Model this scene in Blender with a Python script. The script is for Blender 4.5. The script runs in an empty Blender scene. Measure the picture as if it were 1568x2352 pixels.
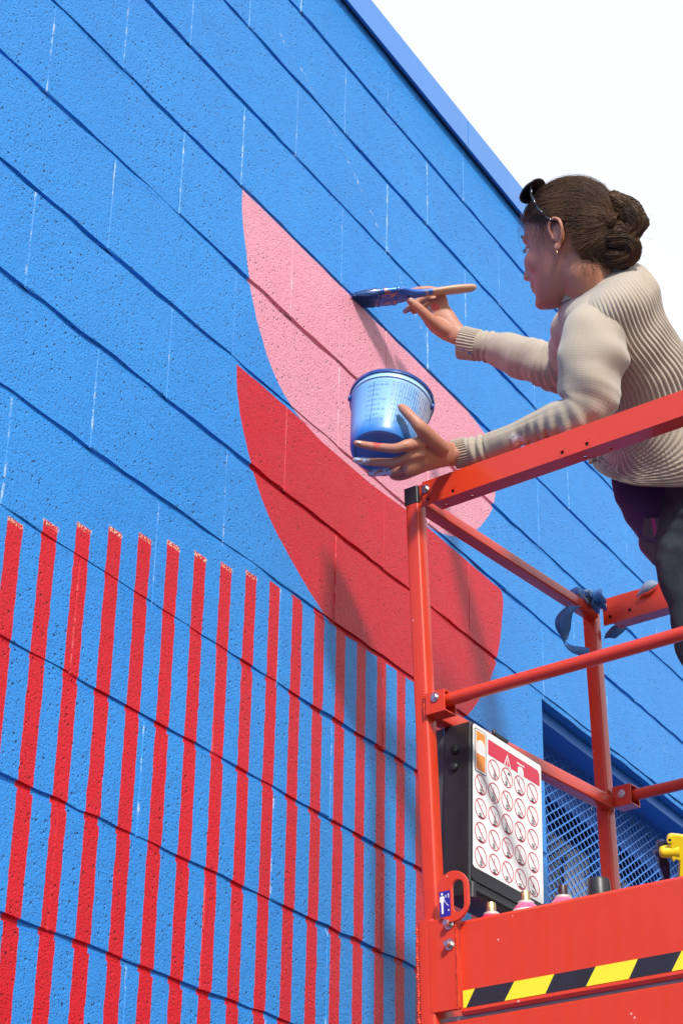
import bpy, bmesh, math, random
import numpy as np
from mathutils import Vector, Matrix, noise as mnoise

random.seed(7)
sc = bpy.context.scene
C = sc.collection

# ------------------------------------------------------------------ camera
# calibrated from the block courses: focal length, pitch, roll; all survey maths is in metres
FPX, PITCH, ROLL = 4419.94124, 0.47275655, 0.01987872
PW, PH = 1568.0, 2352.0
fw = Vector((0, math.cos(PITCH), math.sin(PITCH)))
rt = Vector((1, 0, 0)); up0 = rt.cross(fw)
RT = rt*math.cos(ROLL) + up0*math.sin(ROLL)
UP = -rt*math.sin(ROLL) + up0*math.cos(ROLL)
FW = fw
EYE = Vector((0, 0, 1.6))
cd = bpy.data.cameras.new('camera'); cam = bpy.data.objects.new('camera', cd); C.objects.link(cam)
cd.sensor_fit = 'VERTICAL'; cd.sensor_height = 36; cd.sensor_width = 24; cd.lens = FPX/PH*36
cd.clip_start = 0.05; cd.clip_end = 2000
M = Matrix((RT, UP, -FW)).transposed().to_4x4(); M.translation = EYE
cam.matrix_world = M
sc.camera = cam

# ------------------------------------------------------------------ frames of the place
AZ, D0, S0, Z0 = 0.53103521, 1.76340952, 1.98240774, 2.32275539
SD = Vector((math.sin(AZ), math.cos(AZ), 0))          # along the wall
ND = Vector((-math.cos(AZ), math.sin(AZ), 0))         # into the wall
def wl(s, z, out=0.0):                                # point on the wall; out = metres proud of its face
    return EYE + ND*(D0-out) + SD*s + Vector((0, 0, z))
WB = Matrix((SD, ND, Vector((0, 0, 1)))).transposed().to_4x4()   # wall basis: x along, y inwards, z up
pu = Vector((0.60791454, 0.79396982, 0.00719981))
pv = Vector((0.79362082, -0.60787847, 0.02549039))
pw = Vector((-0.02461521, 0.00978206, 0.99964914))
KS = 0.935                                            # overall scale of the surveyed lift
PO = EYE + Vector((0.15175951, 3.45116948, 1.81702211))*KS
PB = Matrix((pu*KS, pv*KS, pw*KS)).transposed().to_4x4(); PB.translation = PO   # lift basis: origin at the corner guard post
def pp(a, b, c): return PO + (pu*a + pv*b + pw*c)*KS
def at(x, y, t):                                      # surveyed point: photo position and distance in metres
    t = t*KS
    return EYE + (FW + RT*((x-784)/FPX) - UP*((y-1176)/FPX))*t

def aw(x, y, t): return at(x, y, t/KS)                  # the same for points surveyed against the wall

# ------------------------------------------------------------------ light
SUN = (-ND - SD*1.20 + Vector((0, 0, 1.27))).normalized()
el = math.asin(SUN.z); rot = math.atan2(SUN.x, SUN.y)
w = bpy.data.worlds.new('World'); sc.world = w; w.use_nodes = True
nt = w.node_tree; nt.nodes.clear()
wo = nt.nodes.new('ShaderNodeOutputWorld'); bg = nt.nodes.new('ShaderNodeBackground')
sky = nt.nodes.new('ShaderNodeTexSky'); sky.sky_type = 'NISHITA'; sky.sun_disc = False
sky.sun_elevation = el; sky.sun_rotation = rot; sky.dust_density = 3.0; sky.air_density = 1.0
# thin bright veil of cloud over the whole sky
tc = nt.nodes.new('ShaderNodeTexCoord'); nz = nt.nodes.new('ShaderNodeTexNoise')
nz.inputs['Scale'].default_value = 1.6; nz.inputs['Detail'].default_value = 5
ramp = nt.nodes.new('ShaderNodeValToRGB')
ramp.color_ramp.elements[0].position = 0.3; ramp.color_ramp.elements[0].color = (7.2, 7.6, 8.6, 1)
ramp.color_ramp.elements[1].position = 0.7; ramp.color_ramp.elements[1].color = (8.2, 8.4, 8.9, 1)
mx = nt.nodes.new('ShaderNodeMix'); mx.data_type = 'RGBA'; mx.inputs[0].default_value = 0.86
nt.links.new(tc.outputs['Generated'], nz.inputs['Vector']); nt.links.new(nz.outputs[0], ramp.inputs[0])
nt.links.new(sky.outputs[0], mx.inputs[6]); nt.links.new(ramp.outputs[0], mx.inputs[7])
nt.links.new(mx.outputs[2], bg.inputs[0]); bg.inputs[1].default_value = 0.10
nt.links.new(bg.outputs[0], wo.inputs[0])
sl = bpy.data.lights.new('sun', 'SUN'); sl.energy = 3.2; sl.angle = math.radians(6.0); sl.color = (1, 0.955, 0.89)
so = bpy.data.objects.new('sun', sl); C.objects.link(so)
so.rotation_euler = SUN.to_track_quat('Z', 'Y').to_euler(); so.location = (3, -6, 12)
sc.view_settings.view_transform = 'Standard'; sc.view_settings.look = 'None'
sc.view_settings.exposure = 0.50; sc.view_settings.gamma = 1; sc.view_settings.use_curve_mapping = False
sc.render.engine = 'CYCLES'

# ------------------------------------------------------------------ node helpers
class NT:
    def __init__(s, name):
        s.m = bpy.data.materials.new(name); s.m.use_nodes = True
        s.t = s.m.node_tree; s.p = s.t.nodes['Principled BSDF']
    def n(s, k): return s.t.nodes.new(k)
    def link(s, a, b): s.t.links.new(a, b)
    def put(s, sock, v):
        if isinstance(v, (int, float)): sock.default_value = v
        elif isinstance(v, tuple): sock.default_value = v if len(v) == len(sock.default_value) else (*v, 1)
        else: s.link(v, sock)
    def math(s, op, a, b=0.0, c=0.0, clamp=False):
        n = s.n('ShaderNodeMath'); n.operation = op; n.use_clamp = clamp
        s.put(n.inputs[0], a); s.put(n.inputs[1], b); s.put(n.inputs[2], c); return n.outputs[0]
    def step(s, a, edge, width):                      # smooth 0..1 across edge
        n = s.n('ShaderNodeMapRange'); n.interpolation_type = 'SMOOTHSTEP'
        s.put(n.inputs[0], a); s.put(n.inputs[1], s.math('SUBTRACT', edge, width) if not isinstance(edge, (int, float)) else edge-width)
        s.put(n.inputs[2], s.math('ADD', edge, width) if not isinstance(edge, (int, float)) else edge+width); return n.outputs[0]
    def noise(s, vec, scale, detail=3, rough=.5, out=0):
        n = s.n('ShaderNodeTexNoise'); n.inputs['Scale'].default_value = scale
        n.inputs['Detail'].default_value = detail; n.inputs['Roughness'].default_value = rough
        if vec is not None: s.link(vec, n.inputs['Vector'])
        return n.outputs[out]
    def voro(s, vec, scale, out=0, rand=1.0):
        n = s.n('ShaderNodeTexVoronoi'); n.inputs['Scale'].default_value = scale; n.inputs['Randomness'].default_value = rand
        if vec is not None: s.link(vec, n.inputs['Vector'])
        return n.outputs[out]
    def mix(s, f, a, b):
        n = s.n('ShaderNodeMix'); n.data_type = 'RGBA'
        s.put(n.inputs[0], f); s.put(n.inputs[6], a); s.put(n.inputs[7], b); return n.outputs[2]
    def curve(s, x, pts):                             # piecewise linear y(x) through pts
        x0, x1 = pts[0][0], pts[-1][0]; ys = [p[1] for p in pts]; y0, y1 = min(ys), max(ys)
        t = s.math('DIVIDE', s.math('SUBTRACT', x, x0), x1-x0, clamp=True)
        n = s.n('ShaderNodeFloatCurve'); cv = n.mapping.curves[0]
        q = [((px-x0)/(x1-x0), (py-y0)/(y1-y0)) for px, py in pts]
        cv.points[0].location = q[0]; cv.points[1].location = q[-1]
        for p in q[1:-1]: cv.points.new(*p)
        for p in cv.points: p.handle_type = 'AUTO'
        n.mapping.update(); s.link(t, n.inputs[1])
        return s.math('ADD', s.math('MULTIPLY', n.outputs[0], y1-y0), y0)
    def bump(s, h, strength=.5, dist=.002, normal=None):
        n = s.n('ShaderNodeBump'); n.inputs['Strength'].default_value = strength; n.inputs['Distance'].default_value = dist
        s.link(h, n.inputs['Height'])
        if normal is not None: s.link(normal, n.inputs['Normal'])
        return n.outputs[0]
    def pos(s): return s.n('ShaderNodeNewGeometry').outputs['Position']
    def obj(s): return s.n('ShaderNodeTexCoord').outputs['Object']
    def uv(s): return s.n('ShaderNodeTexCoord').outputs['UV']
    def scale(s, vec, v):
        n = s.n('ShaderNodeVectorMath'); n.operation = 'MULTIPLY'; s.link(vec, n.inputs[0]); n.inputs[1].default_value = v; return n.outputs[0]
    def dot(s, vec, v):
        n = s.n('ShaderNodeVectorMath'); n.operation = 'DOT_PRODUCT'; s.link(vec, n.inputs[0]); n.inputs[1].default_value = v; return n.outputs['Value']
    def rough(s, v): s.put(s.p.inputs['Roughness'], v)
    def base(s, v): s.put(s.p.inputs['Base Color'], v)

def simple(name, col, rough=.5, metal=0.0, spec=.5, nscale=0, namp=.15, bump=0, bscale=200, coat=0):
    k = NT(name)
    if nscale:
        f = k.noise(k.obj(), nscale, 4)
        k.base(k.mix(f, tuple(c*(1-namp) for c in col), tuple(min(1, c*(1+namp)) for c in col)))
        k.rough(k.math('ADD', k.math('MULTIPLY', f, .16), rough-.08))
    else: k.base(tuple(col)); k.rough(rough)
    k.p.inputs['Metallic'].default_value = metal; k.p.inputs['Specular IOR Level'].default_value = spec
    k.p.inputs['Coat Weight'].default_value = coat; k.p.inputs['Coat Roughness'].default_value = .12
    if bump: k.link(k.bump(k.noise(k.obj(), bscale, 3), bump, .001), k.p.inputs['Normal'])
    return k.m

BLUE = (0.012, 0.245, 0.78)
# ---- painted masonry: the mural is flat paint, laid out in the wall's own coordinates
def mural_mat(name, deep=False):
    k = NT(name); P = k.pos()
    s = k.math('SUBTRACT', k.dot(P, tuple(SD)), EYE.dot(SD)); z = k.math('SUBTRACT', k.dot(P, (0, 0, 1)), EYE.z)
    n1 = k.noise(P, 45, 2); n2 = k.noise(P, 9, 2); nf = k.noise(P, 260, 2)
    jit = k.math('MULTIPLY', k.math('SUBTRACT', n1, .5), .006)
    sj = k.math('ADD', s, jit); zj = k.math('ADD', z, k.math('MULTIPLY', k.math('SUBTRACT', n2, .5), .007))
    e = .0012
    def inside(zt, zb, L, R):
        a = k.math('MULTIPLY', k.step(sj, k.curve(z, L), e), k.math('SUBTRACT', 1, k.step(sj, k.curve(z, R), e)))
        b = k.math('MULTIPLY', k.step(z, zb, e), k.math('SUBTRACT', 1, k.step(zj, zt, e)))
        return k.math('MULTIPLY', a, b)
    pink = inside(2.3215, 1.902, [(1.90, 2.95), (1.917, 2.83), (1.94, 2.766), (1.975, 2.718), (2.024, 2.679), (2.077, 2.648), (2.126, 2.627), (2.178, 2.612), (2.25, 2.592), (2.323, 2.586)],
                  [(1.90, 3.10), (1.912, 3.28), (1.92, 3.39), (1.938, 3.483), (1.993, 3.594), (2.053, 3.665), (2.116, 3.715), (2.179, 3.736), (2.258, 3.725), (2.299, 3.686), (2.312, 3.63), (2.323, 3.59)])
    red = inside(1.914, 1.521, [(1.520, 2.985), (1.539, 2.928), (1.566, 2.869), (1.614, 2.785), (1.647, 2.736), (1.699, 2.686), (1.747, 2.652), (1.792, 2.627), (1.856, 2.605), (1.915, 2.598)],
                 [(1.520, 3.55), (1.603, 3.638), (1.662, 3.685), (1.743, 3.729), (1.83, 3.754), (1.905, 3.760), (1.915, 3.742)])
    q = k.math('DIVIDE', k.math('SUBTRACT', sj, 2.083-.0826*8), .0826)
    fr = k.math('FRACT', q); idx = k.math('SUBTRACT', k.math('FLOOR', q), 8)
    top = k.curve(k.math('ADD', k.math('MULTIPLY', idx, .0826), 2.103), [(1.70, 1.10), (1.85, 1.225), (1.94, 1.285), (2.023, 1.323), (2.108, 1.356), (2.19, 1.387), (2.273, 1.417), (2.352, 1.44), (2.435, 1.462), (2.517, 1.476), (2.6, 1.49), (2.683, 1.508), (2.756, 1.521), (3.7, 1.521)])
    ragged = k.math('ADD', z, k.math('MULTIPLY', k.math('SUBTRACT', nf, .5), .008))
    st = k.math('MULTIPLY', k.math('MULTIPLY', k.step(fr, .012, .012), k.math('SUBTRACT', 1, k.step(fr, .455, .012))), k.math('SUBTRACT', 1, k.step(ragged, top, .0015)))
    st = k.math('MULTIPLY', st, k.math('SUBTRACT', 1, k.step(s, 3.63, .001)))
    st = k.math('MULTIPLY', st, k.step(s, 1.40, .001))
    # uneven rolling of the paint
    big = k.noise(P, 3.2, 4, .6); mid = k.noise(P, 16, 3, .6)
    var = k.math('ADD', k.math('MULTIPLY', big, .6), k.math('MULTIPLY', mid, .4))
    blue = k.mix(var, tuple(c*.84 for c in BLUE), (0.030, 0.335, .86))
    redc = k.mix(var, (0.52, 0.001, 0.010), (0.73, 0.003, 0.017))
    pinkc = k.mix(var, (0.78, 0.27, 0.36), (0.86, 0.38, 0.47))
    col = k.mix(st, blue, redc); col = k.mix(red, col, redc); col = k.mix(pink, col, pinkc)
    # bare masking-tape edges at the stripe tops
    tt = k.math('SUBTRACT', top, z)
    topm = k.math('MULTIPLY', k.math('MULTIPLY', k.step(tt, -.001, .002), k.math('SUBTRACT', 1, k.step(tt, .008, .002))), k.step(nf, .53, .03))
    topm = k.math('MULTIPLY', topm, k.math('MULTIPLY', k.math('SUBTRACT', 1, k.step(fr, .50, .02)), k.math('SUBTRACT', 1, k.step(s, 2.70, .02))))
    col = k.mix(k.math('MULTIPLY', topm, .85), col, (.85, .62, .42))
    # missed flecks of primer down the head joints
    row = k.math('FLOOR', k.math('DIVIDE', k.math('SUBTRACT', Z0, z), .2))
    ph = k.math('DIVIDE', k.math('SUBTRACT', k.math('SUBTRACT', k.math('ADD', s, k.math('MULTIPLY', k.math('SUBTRACT', n2, .5), .012)), S0), k.math('MULTIPLY', row, .2)), .4)
    fj = k.math('ABSOLUTE', k.math('SUBTRACT', k.math('FRACT', k.math('ADD', ph, .5)), .5))
    nj = k.noise(k.scale(P, (1, 1, .6)), 38, 5, .75)
    fleck = k.math('MULTIPLY', k.math('SUBTRACT', 1, k.step(fj, k.math('MULTIPLY', n1, .010), .0022)), k.step(nj, .55, .05))
    # a rubbed chalk line left from setting out, and brushed highlights beside it
    cu = k.curve(s, [(2.70, 2.80), (2.85, 2.745), (3.0, 2.665), (3.2, 2.53), (3.4, 2.38)])
    ch = k.math('MULTIPLY', k.math('SUBTRACT', 1, k.step(k.math('ABSOLUTE', k.math('SUBTRACT', z, cu)), .005, .004)), k.step(k.noise(P, 55, 3, .7), .58, .05))
    ch = k.math('MULTIPLY', ch, k.math('MULTIPLY', k.step(s, 2.70, .01), k.math('SUBTRACT', 1, k.step(s, 3.38, .01))))
    wh = k.math('MAXIMUM', k.math('MULTIPLY', fleck, .45), k.math('MULTIPLY', ch, .5))
    notred = k.math('SUBTRACT', 1, k.math('MULTIPLY', k.math('MAXIMUM', st, red), .75))
    col = k.mix(k.math('MULTIPLY', wh, notred), col, (.72, .80, .88))
    k.base(col)
    k.rough(k.math('ADD', .36, k.math('MULTIPLY', mid, .22)))
    k.p.inputs['Specular IOR Level'].default_value = .30
    k.p.inputs['Coat Weight'].default_value = .15; k.p.inputs['Coat Roughness'].default_value = .38
    # relief: stippled rolled paint over porous block
    pit_field = k.step(k.noise(P, 4.2, 3, .6), .50, .09)
    v = k.voro(k.scale(P, (1, 1, .8)), 85); vc = k.n('ShaderNodeSeparateColor'); k.link(k.voro(k.scale(P, (1, 1, .8)), 85, 1), vc.inputs[0])
    pit = k.math('MULTIPLY', k.math('SUBTRACT', 1, k.step(v, .17, .12)), k.step(vc.outputs[0], .54, .1))
    pit = k.math('MULTIPLY', pit, k.math('ADD', k.math('MULTIPLY', pit_field, .85), .15))
    v2 = k.voro(P, 190); vc2 = k.n('ShaderNodeSeparateColor'); k.link(k.voro(P, 190, 1), vc2.inputs[0])
    pit2 = k.math('MULTIPLY', k.math('SUBTRACT', 1, k.step(v2, .22, .14)), k.step(vc2.outputs[0], .64, .1))
    h = k.math('ADD', k.math('MULTIPLY', k.noise(P, 230, 4, .68), .9), k.math('MULTIPLY', k.noise(P, 34, 2, .5), .45))
    h = k.math('SUBTRACT', h, k.math('MULTIPLY', pit, 1.6)); h = k.math('SUBTRACT', h, k.math('MULTIPLY', pit2, 1.0))
    k.link(k.bump(h, .9, .0042), k.p.inputs['Normal'])
    return k.m
M_mural = mural_mat('painted_masonry')

def lift_red():
    k = NT('red_powder_coat'); f = k.noise(k.obj(), 14, 4, .6)
    k.base(k.mix(f, (0.60, 0.038, 0.010), (0.68, 0.050, 0.014)))
    k.rough(k.math('ADD', .26, k.math('MULTIPLY', f, .12)))
    k.p.inputs['Coat Weight'].default_value = .3; k.p.inputs['Coat Roughness'].default_value = .05
    sc_ = k.step(k.noise(k.scale(k.obj(), (1, 1, 1)), 42, 5, .8), .70, .02)
    sp_ = k.math('MULTIPLY', k.math('SUBTRACT', 1, k.step(k.voro(k.pos(), 30), .055, .02)), k.step(k.noise(k.pos(), 8, 2), .52, .03))
    k.base(k.mix(k.math('MULTIPLY', sp_, .8), k.mix(k.math('MULTIPLY', sc_, .35), k.mix(f, (0.60, 0.038, 0.010), (0.68, 0.050, 0.014)), (.45, .10, .08)), (.80, .55, .58)))
    k.link(k.bump(k.noise(k.obj(), 55, 2), .04, .002), k.p.inputs['Normal']); return k.m
M_red = lift_red()
M_black = simple('black_plastic', (.018, .018, .02), .38, nscale=30, namp=.3, bump=.15, bscale=500)
M_steel = simple('zinc_steel', (.62, .61, .58), .28, metal=1, nscale=60, namp=.2)
M_cope = simple('sky_tinted_flashing', (0.075, 0.26, .68), .36, nscale=5, namp=.12, bump=.12, bscale=18)  # paler blue base stands in for the sky reflected in the flashing
M_bwall = simple('blue_metal_trim', (0.040, 0.21, .64), .38, nscale=8, namp=.12, bump=.1, bscale=60)
M_dark = simple('soffit_shade_dark', (.02, .03, .05), .5)  # near-black colour painting the shade under the coping
M_white = simple('white_decal', (.80, .80, .79), .35, nscale=20, namp=.03)
M_hred = simple('decal_red', (.62, .03, .07), .4)
M_ink = simple('decal_black', (.02, .02, .02), .4)
M_gink = simple('decal_grey', (.30, .31, .32), .4)
M_orange = simple('decal_orange', (.85, .27, .04), .4)
M_dblue = simple('decal_blue', (.02, .02, .30), .35)
M_yel = simple('hazard_yellow', (.86, .74, .03), .42, nscale=40, namp=.06)
M_hblk = simple('hazard_black', (.02, .02, .028), .42, nscale=30, namp=.3)
M_deck = simple('deck_plate', (.30, .31, .32), .5, metal=.6, nscale=30)
M_grey = simple('dark_grey_plate', (.06, .065, .065), .5)

# ------------------------------------------------------------------ mesh helpers
def tag(o, label=None, cat=None, group=None, kind=None):
    if label: o['label'] = label
    if cat: o['category'] = cat
    if group: o['group'] = group
    if kind: o['kind'] = kind
    return o
class MB:
    """collects geometry in world coordinates"""
    def __init__(s, basis=None): s.v = []; s.f = []; s.m = []; s.B = basis; s.uv = {}
    def P(s, p): return (s.B @ Vector(p)) if s.B is not None else Vector(p)
    def add(s, vs, fs, mi=0):
        n = len(s.v); s.v += [s.P(p) for p in vs]; s.f += [tuple(i+n for i in f) for f in fs]; s.m += [mi]*len(fs)
    def box(s, lo, hi, mi=0):
        x0, y0, z0 = lo; x1, y1, z1 = hi
        s.add([(x0, y0, z0), (x1, y0, z0), (x1, y1, z0), (x0, y1, z0), (x0, y0, z1), (x1, y0, z1), (x1, y1, z1), (x0, y1, z1)],
              [(0, 3, 2, 1), (4, 5, 6, 7), (0, 1, 5, 4), (1, 2, 6, 5), (2, 3, 7, 6), (3, 0, 4, 7)], mi)
    def rbox(s, lo, hi, r, axis=2, mi=0, seg=3):       # box with its four edges along axis rounded
        ax = [i for i in range(3) if i != axis]; pts = []
        for cx, cy, a0 in ((hi[ax[0]]-r, hi[ax[1]]-r, 0), (lo[ax[0]]+r, hi[ax[1]]-r, 90), (lo[ax[0]]+r, lo[ax[1]]+r, 180), (hi[ax[0]]-r, lo[ax[1]]+r, 270)):
            for j in range(seg+1):
                a = math.radians(a0+90*j/seg); pts.append((cx+r*math.cos(a), cy+r*math.sin(a)))
        def mk(p, h):
            q = [0, 0, 0]; q[ax[0]], q[ax[1]], q[axis] = p[0], p[1], h; return tuple(q)
        n = len(pts); vs = [mk(p, lo[axis]) for p in pts]+[mk(p, hi[axis]) for p in pts]
        flip = axis == 1
        fs = [tuple(reversed(range(n))), tuple(range(n, 2*n))]+[(i, (i+1) % n, n+(i+1) % n, n+i) for i in range(n)]
        if flip: fs = [tuple(reversed(f)) for f in fs]
        s.add(vs, fs, mi)
    def prism(s, pts, h0, h1, axis=0, mi=0):           # polygon given in the two other axes
        ax = [i for i in range(3) if i != axis]
        def mk(p, h):
            q = [0, 0, 0]; q[ax[0]], q[ax[1]], q[axis] = p[0], p[1], h; return tuple(q)
        n = len(pts)
        s.add([mk(p, h0) for p in pts]+[mk(p, h1) for p in pts],
              [tuple(reversed(range(n))), tuple(range(n, 2*n))]+[(i, (i+1) % n, n+(i+1) % n, n+i) for i in range(n)], mi)
    def ring(s, outer, inner, h0, h1, axis=0, mi=0):   # plate with a hole, equal point counts
        ax = [i for i in range(3) if i != axis]; n = len(outer)
        def mk(p, h):
            q = [0, 0, 0]; q[ax[0]], q[ax[1]], q[axis] = p[0], p[1], h; return tuple(q)
        vs = [mk(p, h0) for p in outer]+[mk(p, h0) for p in inner]+[mk(p, h1) for p in outer]+[mk(p, h1) for p in inner]
        fs = []
        for i in range(n):
            j = (i+1) % n
            fs += [(j, i, n+i, n+j), (2*n+i, 2*n+j, 3*n+j, 3*n+i), (i, j, 2*n+j, 2*n+i), (n+j, n+i, 3*n+i, 3*n+j)]
        s.add(vs, fs, mi)
    def tube(s, p0, p1, r0, r1=None, n=14, mi=0, caps=True):
        p0, p1 = Vector(p0), Vector(p1); r1 = r0 if r1 is None else r1
        d = (p1-p0).normalized(); a = d.orthogonal().normalized(); b = d.cross(a)
        vs = [p0+(a*math.cos(2*math.pi*i/n)+b*math.sin(2*math.pi*i/n))*r0 for i in range(n)]
        vs += [p1+(a*math.cos(2*math.pi*i/n)+b*math.sin(2*math.pi*i/n))*r1 for i in range(n)]
        fs = [(i, (i+1) % n, n+(i+1) % n, n+i) for i in range(n)]
        if caps: fs += [tuple(reversed(range(n))), tuple(range(n, 2*n))]
        s.add(vs, fs, mi)
    def lathe(s, c, axis, prof, n=32, mi=0, cap0=False, cap1=False, xdir=None, mis=None):
        c = Vector(c); d = Vector(axis).normalized(); a = (Vector(xdir) if xdir else d.orthogonal()); a = (a-d*a.dot(d)).normalized(); b = d.cross(a)
        vs = []; fs = []
        for h, r in prof:
            vs += [c+d*h+(a*math.cos(2*math.pi*i/n)+b*math.sin(2*math.pi*i/n))*r for i in range(n)]
        for k in range(len(prof)-1):
            fs += [(k*n+i, k*n+(i+1) % n, (k+1)*n+(i+1) % n, (k+1)*n+i) for i in range(n)]
        if cap0: fs.append(tuple(reversed(range(n))))
        if cap1: fs.append(tuple(range((len(prof)-1)*n, len(prof)*n)))
        s.add(vs, fs, mi)
    def build(s, name, mat, parent=None, smooth=False, bevel=0, origin=None, autosmooth=None):
        me = bpy.data.meshes.new(name)
        o0 = Vector(origin) if origin is not None else (sum(s.v, Vector())/max(1, len(s.v)))
        me.from_pydata([tuple(p-o0) for p in s.v], [], s.f); 
        mats = mat if isinstance(mat, (list, tuple)) else [mat]
        for m_ in mats: me.materials.append(m_)
        me.polygons.foreach_set('material_index', s.m)
        me.update()
        bm = bmesh.new(); bm.from_mesh(me)
        bmesh.ops.recalc_face_normals(bm, faces=bm.faces) if bevel >= 0 else None
        if bevel > 0:
            ed = [e for e in bm.edges if len(e.link_faces) == 2 and e.calc_face_angle(0) > .5]
            bmesh.ops.bevel(bm, geom=ed, offset=bevel, segments=2, profile=.6, affect='EDGES', clamp_overlap=True)
        bm.to_mesh(me); bm.free()
        if smooth: me.polygons.foreach_set('use_smooth', [True]*len(me.polygons))
        if autosmooth: me.set_sharp_from_angle(angle=math.radians(autosmooth))
        o = bpy.data.objects.new(name, me); C.objects.link(o)
        place(o, o0, parent)
        return o
WPOS = {}
def place(o, wpos, parent):
    """all roots and parts are unrotated, so the local position is just a difference"""
    wpos = Vector(wpos); WPOS[o.name] = wpos.copy()
    if parent is not None:
        o.parent = parent; base = WPOS.get(parent.name, Vector(parent.location)); o.location = wpos-base
    else: o.location = wpos
def root(name, loc, label, cat, group=None):
    o = bpy.data.objects.new(name, None); C.objects.link(o); o.location = loc; o.empty_display_size = .1
    WPOS[o.name] = Vector(loc); return tag(o, label, cat, group)

# ------------------------------------------------------------------ ground
asph = simple('asphalt', (.036, .036, .038), .9, nscale=6, namp=.25, bump=.4, bscale=120)
g = MB(); g.add([(-300, -300, 0), (300, -300, 0), (300, 300, 0), (-300, 300, 0)], [(0, 1, 2, 3)])
tag(g.build('ground', asph, bevel=-1), kind='structure')

# ------------------------------------------------------------------ the block wall
WALLB = WB.copy(); WALLB.translation = EYE + ND*D0          # x = s, y = inwards, z = height above the eye
WROOT = wl(3.0, -1.6)
wall = root('block_wall', WROOT, 'long blue painted concrete block wall with the pink and red leaves and red stripes', 'wall')
DZ = {-2: .004, -1: .004, 0: -.0025, 1: -.001, 2: -.003, 3: .001, 4: .003, 5: .003, 6: .001, 7: -.003, 8: -.001}
def lz(k): return Z0 - .2*k + DZ.get(k, 0)
GAP = .0037
def block_mesh(L, H, seed, detail=True):
    rnd = random.Random(seed); me = bpy.data.meshes.new('block')
    nx, nz_ = (8, 2) if detail else (1, 1)
    def j(a): return rnd.uniform(-a, a)
    outer = []; inner = []
    ring = [(i/nx, 0) for i in range(nx)]+[(1, i/nz_) for i in range(nz_)]+[(1-i/nx, 1) for i in range(nx)]+[(0, 1-i/nz_) for i in range(nz_)]
    for u_, v_ in ring:
        x = u_*L; z = GAP + v_*(H-2*GAP); w1 = j(.0010) if detail else 0
        outer.append((x, .0022 if u_ in (0, 1) else .012, z + w1))
        ix = .0015 if u_ == 0 else (-.0015 if u_ == 1 else 0)
        iz = (.0024 + j(.0018)) if v_ == 0 else (-(.0024 + j(.0018)) if v_ == 1 else 0)
        y = .0 + j(.0005)
        if u_ in (0, 1): y = .0
        inner.append((x+ix, y, z+iz+w1))
    n = len(ring); me.from_pydata(outer+inner, [], [tuple(range(n, 2*n))]+[(i, (i+1) % n, n+(i+1) % n, n+i) for i in range(n)])
    me.materials.append(M_mural); me.update(); return me
MESHES = {}
def bmesh_for(L, H, v):
    key = (round(L, 3), round(H, 3), v)
    if key not in MESHES: MESHES[key] = block_mesh(L, H, hash(key) & 0xffff)
    return MESHES[key]
OPX0, OPX1, OPZ1, OPZ0 = 3.970, 5.57, 1.717, .723        # window opening
WALLROT = WB.to_3x3().to_euler()
cells = []
for k in range(-4, 20):
    z1, z0 = lz(k), lz(k+1)
    if k == -4: z1 = Z0+.8
    off = 0 if k % 2 == 0 else .2
    s = S0 + off - .4*4
    while s < 13.0:
        a, b = s, s+.4; s += .4
        pieces = [(a, b)]
        if 3 <= k <= 7 and b > OPX0 and a < OPX1:
            pieces = []
            if a < OPX0-.02: pieces.append((a, OPX0))
            if b > OPX1+.02: pieces.append((OPX1, b))
        for p in pieces: cells.append((k, p[0], p[1], z0, z1))
vis = [c for c in cells if c[2] > 1.55 and c[1] < 5.6 and -4 <= c[0] <= 8]
rest = [c for c in cells if not (c[2] > 1.55 and c[1] < 5.6 and -4 <= c[0] <= 8)]
rnd = random.Random(3)
for (k, a, b, z0, z1) in vis:
    me = bmesh_for(b-a, z1-z0, rnd.randrange(5))
    o = bpy.data.objects.new('block', me); C.objects.link(o)
    o.rotation_euler = WALLROT
    place(o, wl(a, z0, rnd.uniform(-.0008, .0008)), wall)
far = MB(WALLB)
for (k, a, b, z0, z1) in rest:
    far.add([(a+.001, 0, z0+GAP), (b-.001, 0, z0+GAP), (b-.001, 0, z1-GAP), (a+.001, 0, z1-GAP), (a+.001, .01, z0+GAP-.002), (b-.001, .01, z0+GAP-.002), (b-.001, .01, z1-GAP+.002), (a+.001, .01, z1-GAP+.002)],
            [(0, 1, 2, 3), (0, 4, 5, 1), (3, 2, 6, 7), (0, 3, 7, 4), (1, 5, 6, 2)])
tag(far.build('block_courses', M_mural, wall, bevel=-1), kind='stuff')
m = MB(WALLB)                                                # mortar bed behind the blocks and the solid wall, with the opening left out
SL, SR, ZT, ZB = S0-1.6, 13.1, Z0+.8, -1.6
y0, y1 = .0058, .30
for lo, hi in (((SL, y0, ZB), (OPX0, y1, ZT)), ((OPX1, y0, ZB), (SR, y1, ZT)), ((OPX0, y0, OPZ1), (OPX1, y1, ZT)), ((OPX0, y0, ZB), (OPX1, y1, OPZ0))):
    m.box(lo, hi)
mo = m.build('mortar', M_mural, wall, bevel=-1)
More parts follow.
